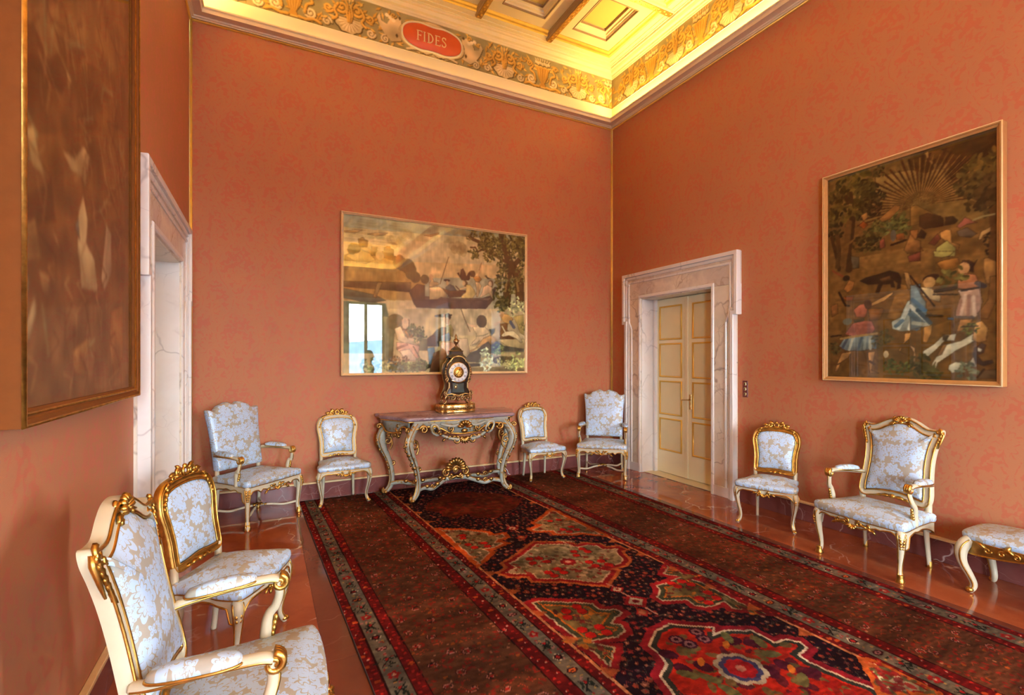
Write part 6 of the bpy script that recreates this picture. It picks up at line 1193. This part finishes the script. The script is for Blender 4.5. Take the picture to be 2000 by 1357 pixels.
def cab_leg(foot, out, top, T, mat, gilt, sc=1.0, front=True, style='B'):
    """cabriole leg with gilt edge, carved knee and gilded toe"""
    o = np.array(out, float); o /= np.linalg.norm(o); b = np.array(foot, float); q = lambda a, z: (*(b+o*a), z)
    if front:
        prof = [(-.004, top, .030), (.020, top-.035, .034), (.026, top-.09, .028), (.012, top-.17, .0205), (-.010, .12, .0165), (-.014, .07, .0155), (-.002, .034, .017), (.010, .016, .017), (.014, .002, .013)]
        if style == 'A': prof = [(-.004, top, .032), (.014, top-.03, .036), (.016, top-.085, .031), (.008, top-.17, .024), (-.004, .13, .0185), (-.008, .075, .0165), (-.004, .045, .018), (.004, .025, .021), (.008, .0, .024)]
        if style == 'C': prof = [(-.006, top, .030), (.006, top-.03, .032), (.010, top-.09, .029), (.006, top-.17, .024), (-.002, .13, .020), (-.004, .08, .019), (.002, .05, .022), (.006, .03, .025), (.008, .0, .028)]
    else:
        prof = [(-.03, top+.03, .022), (-.022, top-.06, .021), (-.012, .20, .019), (0, .08, .017), (.012, 0, .017)]
    P = cat([(*q(a, z), r) for a, z, r in prof], 4); path, R = P[:, :3], P[:, 3]
    lg = tube(path, R, 8, up=(*o, 0), flat=.85).build('leg', mat, T)
    if front:
        sd = np.array((-o[1], o[0])); g = MB(); k = len(path)
        for s in (-1, 1):
            g.join(tube([(p[0]+(sd[0]*s*.72+o[0]*.62)*r, p[1]+(sd[1]*s*.72+o[1]*.62)*r, p[2]) for p, r in zip(path[2:-3], R[2:-3])], .0042, 5))
        g.build('gilt_edge', gilt, lg)
        c = MB(); z = top-.03
        for dz, dr, w in ((.0, .034, .016), (-.02, .04, .014), (-.042, .045, .013), (-.064, .044, .011), (-.085, .038, .009)):
            for s in (-1, 1): c.join(blob((b[0]+o[0]*dr+sd[0]*s*w*.7, b[1]+o[1]*dr+sd[1]*s*w*.7, z+dz), (w*.8, w*.8, w*1.05), 6, 4))
        c.build('knee_carving', gilt, lg)
        ft = MB()
        if style == 'B': ft.join(blob((*(b+o*.010), .022), (.020, .020, .016), 8, 5)).join(tube([q(.016, .030), q(.030, .018), q(.034, .010)], [.010, .010, .006], 6)).join(blob((*(b+o*.008), .007), (.010, .010, .007), 7, 4))
        else: ft.join(lathe([(.020, .055), (.023, .05), (.021, .042), (.025, .02), (.030, .004), (.028, 0)], 10, (*(b+o*.006), 0)))
        ft.build('gilt_foot', gilt, lg)
    elif style != 'B': lathe([(.0185, .05), (.019, .045), (.018, .02), (.021, .002), (.02, 0)], 8, (*(b+o*.010), 0)).build('gilt_foot', gilt, lg)
    return lg

def side_chair(frame, stile):
    """small chair: balloon back in a carved frame, loose domed seat"""
    T = thing('side_chair', 'x', 'chair', group='rococo side chairs')
    P = seat_outline(.272, -.215, .205, .175, .03); top = .372
    pad_seat(P, .372, .428, .045, T)
    def zb(x, y):
        if y < -.15: u = abs(x)/.27; return .300+.048*min(1, (1-u)/.28)-.020*math.exp(-(u/.22)**2)-(.05*max(0, u-.86)/.14)
        return .315+.03*math.sin(math.pi*min(1, max(0, (y+.2)/.37)))
    ra = apron(P, .374, zb, T, M_CREAM, M_GILT, None)
    m = shell((0, .342), .030, math.pi+.2, 2*math.pi-.2, 5, -.252, .012, .2)
    for s in (-1, 1): m.join(scroll((s*.045, .345), .020, 1.3, math.pi/2, s, -.250, .007)).join(leaf((s*.05, .350), -.35 if s > 0 else math.pi+.35, .06, .011, .010, -.248)).join(leaf((s*.03, .335), -.7 if s > 0 else math.pi+.7, .04, .010, .010, -.25))
    m.build('rail_carving', M_GILT, ra)
    for s in (-1, 1):
        cab_leg((s*.240, -.178), (s*.75, -.66), top, T, M_CREAM, M_GILT, style='B'); cab_leg((s*.165, .175), (s*.3, .9), top, T, stile, M_GILT, front=False)
    # back
    R = rake(.165, .17)
    B = half([(0, .470), (.09, .462), (.165, .462), (.197, .485), (.203, .545), (.202, .62), (.211, .70), (.224, .77), (.219, .835), (.190, .890), (.12, .922), (0, .934)], 6)
    fr = ring_frame(B, [(0, .020), (0, -.004), (.006, -.014), (.016, -.018), (.022, -.010), (.030, -.016), (.040, -.014), (.046, -.004), (.046, .020), (0, .020)]).xf(R).build('back_frame', frame, T)
    loop_tube(B, .043, -.016, .0052).xf(R).build('inner_bead', M_GILT, fr); loop_tube(B, .010, -.018, .0045).xf(R).build('outer_bead', M_GILT, fr)
    C = inset(B, .046)
    cushion(C, [(0, .006), (0, -.004), (.004, -.012), (.014, -.019), (.03, -.024)], -.014, lambda p, h: (p[0], h, p[1]), 5).xf(R).build('backrest', M_FAB, T, uvp=(0, 2))
    prism(inset(B, .03), .022, .014, .003).xf(R).build('back_panel', M_FAB, T, uvp=(0, 2))
    m = MB(); a = np.linspace(0, 2*math.pi, 14, endpoint=False)
    m.join(tube(np.c_[.022*np.cos(a), np.full(14, -.016), .950+.020*np.sin(a)], .0085, 6, True, up=(0, 1, 0)))
    for s in (-1, 1):
        m.join(scroll((s*.052, .948), .024, 1.4, math.pi/2+s*.4, -s, -.014, .0095)).join(scroll((s*.098, .930), .018, 1.3, math.pi/2, s, -.014, .008))
        m.join(leaf((s*.018, .955), .55 if s > 0 else math.pi-.55, .065, .015, .014, -.012)).join(leaf((s*.07, .95), -.1 if s > 0 else math.pi+.1, .06, .014, .012, -.012)).join(leaf((s*.12, .92), -.5 if s > 0 else math.pi+.5, .07, .012, .012, -.014)).join(leaf((s*.03, .93), .1 if s > 0 else math.pi-.1, .07, .014, .014, -.016))
        for i in range(6): m.join(blob((s*(.145+.010*i), -.016, .905-.022*i), (.009, .009, .013), 6, 4))
    m.join(blob((0, -.016, .975), (.016, .012, .014), 7, 5)); m.xf(R).build('crest_carving', M_GILT, fr)
    m = blob((0, -.016, .478), (.018, .012, .016), 8, 5)
    for s in (-1, 1): m.join(leaf((s*.012, .478), 0 if s > 0 else math.pi, .06, .013, .012, -.014)).join(leaf((s*.06, .472), .15 if s > 0 else math.pi-.15, .05, .010, .010, -.014))
    m.xf(R).build('lower_carving', M_GILT, fr)
    for s in (-1, 1):
        tube([(s*.178, .167, .33), (s*.182, .168, .42), (s*.186, .170, .50)], [.019, .020, .018], 8).build('stile', stile, T)
    return T

def arm(T, s, back, front, base, padr, mat, gilt, style):
    """armrest: rail, upholstered pad, scroll end and curved support (s = side)"""
    (bx, by, bz), (fx, fy, fz), (sx, sy, sz) = back, front, base
    p = cat([(s*bx, by, bz), (s*(bx+.022), by-.06, bz+.006), (s*((bx+fx)/2+.012), (by+fy)/2, (bz+fz)/2+.010), (s*fx, fy+.045, fz+.008), (s*fx, fy, fz)], 6)
    rl = tube(p, [.018, .017, .017, .019, .021], 8, up=(0, 0, 1), flat=1.15).build('armrest', mat, T)
    g = tube(np.array(p)+np.array((s*.018, 0, -.004)), .005, 5).join(tube(np.array(p)+np.array((-s*.018, 0, -.004)), .005, 5)); g.build('gilt_edge', gilt, rl)
    # pad lies on the rail
    mid = p[len(p)//2-1]; d = np.array(p[-1])-np.array(p[0]); L = np.linalg.norm(d)*.68; ang = math.atan2(d[1], d[0])
    a = np.linspace(0, 2*math.pi, 28, endpoint=False); P = np.c_[L/2*np.sign(np.cos(a))*np.abs(np.cos(a))**.8, .038*np.sign(np.sin(a))*np.abs(np.sin(a))**.7]
    ca, sa = math.cos(ang), math.sin(ang); slope = d[2]/np.linalg.norm(d[:2]); cx, cy, cz = mid[0], mid[1], mid[2]+.006
    pd = cushion(P, [(.004, 0), (0, .008), (.003, .018), (.012, .028)], .014, lambda q, h: (cx+q[0]*ca-q[1]*sa, cy+q[0]*sa+q[1]*ca, cz+h+q[0]*slope), 4).build('arm_pad', M_FAB, rl, uvp=(0, 1))
    tube([(cx+q[0]*ca-q[1]*sa, cy+q[0]*sa+q[1]*ca, cz+.003+q[0]*slope) for q in off2(P, -.001)], .0045, 5, True).build('gilt_braid', gilt, rl)
    # scroll end: volute rolled forwards and down
    v = MB(); th = np.linspace(0, 1.45*2*math.pi, 24); rr = .031*(1-.8*th/th[-1])
    for o_ in (-.013, 0, .013): v.join(tube([(s*fx+o_, fy-.004-r*math.sin(t), fz-.010+r*math.cos(t)) for t, r in zip(th, rr)], np.linspace(.012, .006, 24), 6, up=(1, 0, 0)))
    v.build('arm_scroll', gilt, rl)
    q = cat([(s*fx, fy+.006, fz-.008), (s*(fx+.003), fy-.002, fz-.055), (s*((fx+sx)/2+.008), fy+.012, fz-.11), (s*(sx+.006), sy-.006, sz+.075), (s*sx, sy+.004, sz+.02), (s*sx, sy+.006, sz-.06)], 5)
    sp = tube(q, [.017, .0155, .0165, .018, .021, .022], 8, up=(1, 0, 0), flat=1.1).build('arm_support', mat, T)
    tube(np.array(q)+np.array((0, -.017, .002)), .0048, 5).build('gilt_edge', gilt, sp)
    c = MB()
    for k, z in enumerate((.0, .02, .04, .06)): c.join(blob((s*sx, sy-.020-.004*k, sz+z), (.016-.002*k, .010, .017), 7, 4))
    c.build('support_carving', gilt, sp)
    return rl

def armchair_framed():
    """large armchair: shaped carved frame round the back"""
    T = thing('armchair', 'x', 'armchair', group='cream and gilt framed armchairs')
    P = seat_outline(.335, -.262, .272, .225, .030); top = .365
    pad_seat(P, .366, .432, .035, T)
    def zb(x, y):
        if y < -.19:
            u = abs(x)/.33; return .285+.062*min(1, (1-u)/.20)-.014*math.exp(-((u-.58)/.05)**2)-.040*math.exp(-(u/.40)**4)-.05*max(0, u-.88)/.12
        u = min(1, max(0, (y+.24)/.45)); return .285+.055*math.sin(math.pi*u)**.6-.014*math.exp(-((u-.5)/.10)**2)
    ra = apron(P, .368, zb, T, M_CREAM, M_GILT, None)
    m = shell((0, .335), .036, math.pi+.15, 2*math.pi-.15, 5, -.300, .014, .2)
    for s in (-1, 1):
        m.join(scroll((s*.05, .345), .024, 1.3, math.pi/2, s, -.297, .008)).join(scroll((s*.105, .338), .018, 1.2, math.pi/2, -s, -.293, .007))
        for k in range(3): m.join(leaf((s*(.05+.035*k), .345-.006*k), (-.25-.2*k) if s > 0 else math.pi+.25+.2*k, .06, .013, .012, -.295+.003*k))
    m.build('rail_carving', M_GILT, ra)
    for s in (-1, 1):
        cab_leg((s*.295, -.240), (s*.7, -.7), top, T, M_CREAM, M_GILT, style='A'); cab_leg((s*.230, .235), (s*.25, .95), top, T, M_CREAM, M_GILT, front=False, style='A')
    R = rake(.205, .20)
    B = half([(0, .480), (.12, .468), (.205, .452), (.250, .475), (.262, .54), (.252, .65), (.246, .77), (.252, .87), (.268, .95), (.288, 1.015), (.280, 1.052), (.240, 1.050), (.185, 1.055), (.12, 1.092), (.06, 1.118), (0, 1.126)], 5)
    fr = ring_frame(B, [(0, .022), (0, -.006), (.005, -.016), (.012, -.020), (.018, -.012), (.036, -.010), (.042, -.018), (.050, -.016), (.054, -.004), (.054, .022), (0, .022)]).xf(R).build('back_frame', M_CREAM, T)
    loop_tube(B, .049, -.017, .0058).xf(R).build('inner_bead', M_GILT, fr); loop_tube(B, .008, -.019, .0052).xf(R).build('outer_bead', M_GILT, fr)
    C = inset(B, .054)
    cushion(C, [(0, .008), (0, -.004), (.005, -.016), (.016, -.026), (.04, -.033)], -.022, lambda p, h: (p[0], h, p[1]), 6).xf(R).build('backrest', M_FAB, T, uvp=(0, 2))
    loop_tube(C, .003, -.010, .005).xf(R).build('gilt_braid', M_GILT, T)
    prism(inset(B, .04), .024, .016, .003).xf(R).build('back_panel', M_FAB, T, uvp=(0, 2))
    m = shell((0, 1.085), .046, .1, math.pi-.1, 7, -.014, .018, .2)
    m.join(blob((0, -.016, 1.083), (.022, .016, .018), 8, 5))
    for s in (-1, 1): m.join(scroll((s*.048, 1.105), .017, 1.3, math.pi/2, -s, -.014, .008)).join(leaf((s*.03, 1.085), -.35 if s > 0 else math.pi+.35, .065, .013, .012, -.016)).join(leaf((s*.045, 1.075), -.8 if s > 0 else math.pi+.8, .035, .010, .010, -.018))
    m.xf(R).build('crest_carving', M_GILT, fr)
    for s in (-1, 1):
        m = MB()
        for k in range(7): m.join(leaf((s*(.272-.004*k), 1.050-.022*k), (-1.1-.12*k) if s > 0 else math.pi+1.1+.12*k, .042, .011, .012, -.014))
        m.join(scroll((s*.262, 1.040), .020, 1.3, math.pi/2, -s, -.016, .009)); m.join(tube([(s*.286, -.010, 1.04), (s*.290, -.008, 1.01), (s*.276, -.008, .95), (s*.264, -.008, .91)], [.008, .010, .007, .004], 7)); m.xf(R).build('shoulder_carving', M_GILT, fr)
    m = blob((0, -.018, .492), (.022, .014, .018), 8, 5)
    for s in (-1, 1): m.join(leaf((s*.015, .492), -.05 if s > 0 else math.pi+.05, .075, .015, .014, -.016)).join(leaf((s*.07, .485), -.1 if s > 0 else math.pi+.1, .055, .011, .010, -.014))
    m.xf(R).build('lower_carving', M_GILT, fr)
    for s in (-1, 1):
        tube([(s*.236, .222, .30), (s*.238, .216, .40), (s*.242, .214, .50)], [.024, .024, .022], 8).build('stile', M_CREAM, T)
        arm(T, s, (.245, .235, .640), (.292, -.125, .660), (.302, -.082, .44), .034, M_CREAM, M_GILT, 'A')
    return T

def armchair_covered():
    """tall armchair with a fully upholstered serpentine-topped back and crossed stretchers"""
    T = thing('armchair', 'x', 'armchair', group='tall armchairs with upholstered backs')
    P = seat_outline(.322, -.268, .268, .235, .012); top = .388
    pad_seat(P, .390, .450, .030, T)
    def zb(x, y):
        if y < -.2:
            u = abs(x)/.32; return .290+.060*min(1, (1-u)/.18)-.026*math.exp(-((u-.56)/.05)**2)-.034*math.exp(-(u/.36)**4)-.05*max(0, u-.90)/.10
        u = min(1, max(0, (y+.25)/.47)); return .30+.055*math.sin(math.pi*u)**.5-.020*math.exp(-((u-.5)/.08)**2)-.012*math.exp(-((u-.25)/.05)**2)-.012*math.exp(-((u-.75)/.05)**2)
    ra = apron(P, .392, zb, T, M_CREAM, M_GILT, None)
    m = shell((0, .345), .030, math.pi+.15, 2*math.pi-.15, 5, -.288, .012, .2)
    for s in (-1, 1):
        m.join(scroll((s*.04, .350), .022, 1.3, math.pi/2, s, -.286, .007))
        for k in range(3): m.join(leaf((s*(.035+.035*k), .352-.010*k), (.25-.45*k) if s > 0 else math.pi-.25+.45*k, .055, .013, .012, -.285))
    m.build('rail_carving', M_GILT, ra)
    for s in (-1, 1):
        cab_leg((s*.300, -.245), (s*.6, -.8), top, T, M_CREAM, M_GILT, style='C'); cab_leg((s*.245, .235), (s*.3, .9), top, T, M_CREAM, M_GILT, front=False, style='C')
    # X stretcher with side bars
    for s in (-1, 1):
        fp = cat([(s*.292, -.235, .115), (s*.20, -.16, .100), (s*.11, -.10, .120), (s*.0, -.03, .135)], 6); bp = cat([(s*.242, .225, .115), (s*.18, .13, .100), (s*.10, .05, .120), (0, -.03, .135)], 6)
        tube(fp, .0115, 7).build('stretcher', M_CREAM, T); tube(bp, .0115, 7).build('stretcher', M_CREAM, T)
    m = blob((0, -.03, .142), (.026, .026, .016), 8, 5)
    for k in range(6): a = k*1.047; m.join(blob((.034*math.cos(a), -.03+.034*math.sin(a), .140), (.022, .016, .010), 7, 4, Matrix.Rotation(a, 4, 'Z')))
    for s in (-1, 1): m.join(blob((s*.06, -.068, .128), (.026, .014, .012), 7, 4))
    m.build('stretcher_rosette', M_GILT, T)
    R = rake(.205, .17)
    B = half([(0, .492), (.13, .492), (.243, .494), (.252, .52), (.254, .62), (.258, .76), (.266, .90), (.278, 1.00), (.284, 1.06), (.270, 1.074), (.238, 1.062), (.205, 1.066), (.17, 1.098), (.12, 1.118), (.075, 1.132), (.045, 1.128), (.018, 1.112), (0, 1.108)], 4)
    cushion(B, [(.004, .040), (0, .034), (-.002, .02), (-.002, -.012), (.003, -.022), (.012, -.029), (.035, -.036)], -.020, lambda p, h: (p[0], h, p[1]), 6).xf(R).build('backrest', M_FAB, T, uvp=(0, 2), wrap=lambda P: np.maximum(0, P[:, 1]-.205-(P[:, 2]-.45)*.17+.03))
    prism(inset(B, .006), .042, .030, .003).xf(R).build('back_panel', M_FAB, T, uvp=(0, 2))
    for s in (-1, 1):
        tube([(s*.232, .228, .33), (s*.233, .226, .42), (s*.235, .232, .53)], [.021, .021, .019], 8).build('stile', M_CREAM, T)
        arm(T, s, (.262, .215, .645), (.305, -.155, .640), (.300, -.115, .45), .032, M_CREAM, M_GILT, 'C')
    return T

def bench():
    """long upholstered stool on bold cabriole legs"""
    T = thing('stool', 'x', 'stool')
    a = np.linspace(0, 2*math.pi, 72, endpoint=False); P = np.c_[.66*np.sign(np.cos(a))*np.abs(np.cos(a))**.30, .225*np.sign(np.sin(a))*np.abs(np.sin(a))**.34]
    pad_seat(P, .362, .412, .050, T)
    ra = apron(P, .364, lambda x, y: .300+.022*math.sin(abs(x)*9)-.02*max(0, abs(x)-.5)/.16, T, M_GILT_D, M_GILT, None)
    m = MB()
    for k in range(15):
        x = -.49+.07*k; m.join(leaf((x, .335), .4+.5*(k % 3) if k % 2 else math.pi-.6, .075, .016, .016, -.232)).join(scroll((x, .330), .020, 1.2, k, 1 if k % 2 else -1, -.232, .007))
    m.build('rail_carving', M_GILT, ra)['kind'] = 'stuff'
    for sx in (-1, 1):
        for sy in (-1, 1):
            o = np.array((sx*.62, sy*.78)); b = np.array((sx*.60, sy*.175)); q = lambda d, z: (*(b+o*d), z)
            P_ = cat([(*q(-.01, .37), .034), (*q(.035, .33), .040), (*q(.055, .27), .036), (*q(.045, .20), .029), (*q(.005, .12), .024), (*q(-.02, .06), .022), (*q(-.012, .025), .020), (*q(.01, .004), .016)], 4)
            lg = tube(P_[:, :3], P_[:, 3], 8, up=(*o, 0), flat=.85).build('leg', M_CREAM, T)
            g = MB(); sd = np.array((-o[1], o[0]))
            for s in (-1, 1): g.join(tube([(p[0]+(sd[0]*s*.7+o[0]*.65)*p[3], p[1]+(sd[1]*s*.7+o[1]*.65)*p[3], p[2]) for p in P_[1:-2]], .005, 5))
            g.build('gilt_edge', M_GILT, lg); blob((*(b+o*.005), .018), (.024, .024, .018), 8, 5).build('gilt_foot', M_GILT, lg)
    return T

rad = math.radians
B_CREAM = side_chair(M_CREAM, M_CREAM); B_GILT = side_chair(M_GILT, M_CREAM)
A_ = armchair_framed(); C_ = armchair_covered()
CZ_ = .0095      # carpet thickness
place(B_CREAM, (.769, 5.785, CZ_), rad(3.6), 'small blue silk side chair between the tall armchair and the console table', 1.02)
place(B_CREAM, (3.322, 5.722, CZ_), rad(-.9), 'small blue silk side chair between the console table and the corner armchair')
place(B_GILT, (4.398, 3.121, 0), rad(-68.3), 'small gilt framed side chair beside the double door and switch plate', .98)
place(bench(), (4.50, .98, 0), rad(-90), 'backless gilt stool with a domed blue silk seat against the wall')
place(B_GILT, (-.18, 3.15, 0), rad(63), 'small gilt framed side chair in front of the white marble door surround', 1.03)
place(A_, (4.322, 2.154, 0), rad(-93.9), 'cream and gilt framed armchair below the hunt tapestry')
place(A_, (-.09, 1.99, 0), rad(87), 'cream and gilt framed armchair below the large dark brown tapestry', 1.02)
place(C_, (-.085, 5.565, 0), rad(42), 'tall fully upholstered armchair in the corner by the white marble surround', 1.02)
place(C_, (4.171, 5.470, .0078), rad(-41.3), 'tall fully upholstered armchair in the corner by the double door', 1.01)

# ================================================================ BUST BY THE WINDOW (seen in the picture glass)
def bust():
    ped = thing('pedestal', 'square stone pedestal by the window under the bust', 'pedestal', (2.42, -1.05, .0078))
    sharp(rings([[(sx*r, sy*r, z) for sx, sy in ((-1, -1), (1, -1), (1, 1), (-1, 1))] for r, z in ((.22, 0), (.22, .10), (.19, .13), (.17, .16), (.17, 1.0), (.20, 1.04), (.22, 1.06), (.22, 1.12))], True, True, True).build('shaft', M_WHITE, ped), 30)
    b = thing('bust', 'terracotta portrait bust on the pedestal by the window', 'bust', (2.42, -1.05, 1.128), rad(90))
    n = 20; a = np.linspace(0, 2*math.pi, n, endpoint=False); L = []
    for z, rx, ry, cy in ((0, .10, .09, 0), (.05, .09, .08, 0), (.10, .16, .11, 0), (.20, .25, .14, 0), (.27, .24, .13, .005), (.32, .15, .10, .01), (.36, .075, .075, .005), (.42, .062, .068, -.005), (.455, .072, .085, -.015), (.50, .082, .105, -.012), (.56, .088, .112, -.005), (.62, .085, .110, 0), (.67, .068, .088, .005), (.70, .035, .045, .008)):
        L.append([(rx*math.cos(t), cy+ry*math.sin(t), z) for t in a])
    m = rings(L, True, True, True); m.join(tube([(0, -.112, .575), (0, -.130, .54), (0, -.135, .525), (0, -.112, .515)], [.012, .016, .02, .012], 8)).join(blob((0, -.098, .475), (.028, .018, .012))).join(blob((0, -.092, .452), (.028, .022, .02)))
    for s in (-1, 1): m.join(blob((s*.088, .01, .54), (.012, .026, .036))).join(blob((s*.034, -.102, .565), (.018, .012, .010)))
    m.build('head_and_shoulders', M_PLASTER, b)
bust()
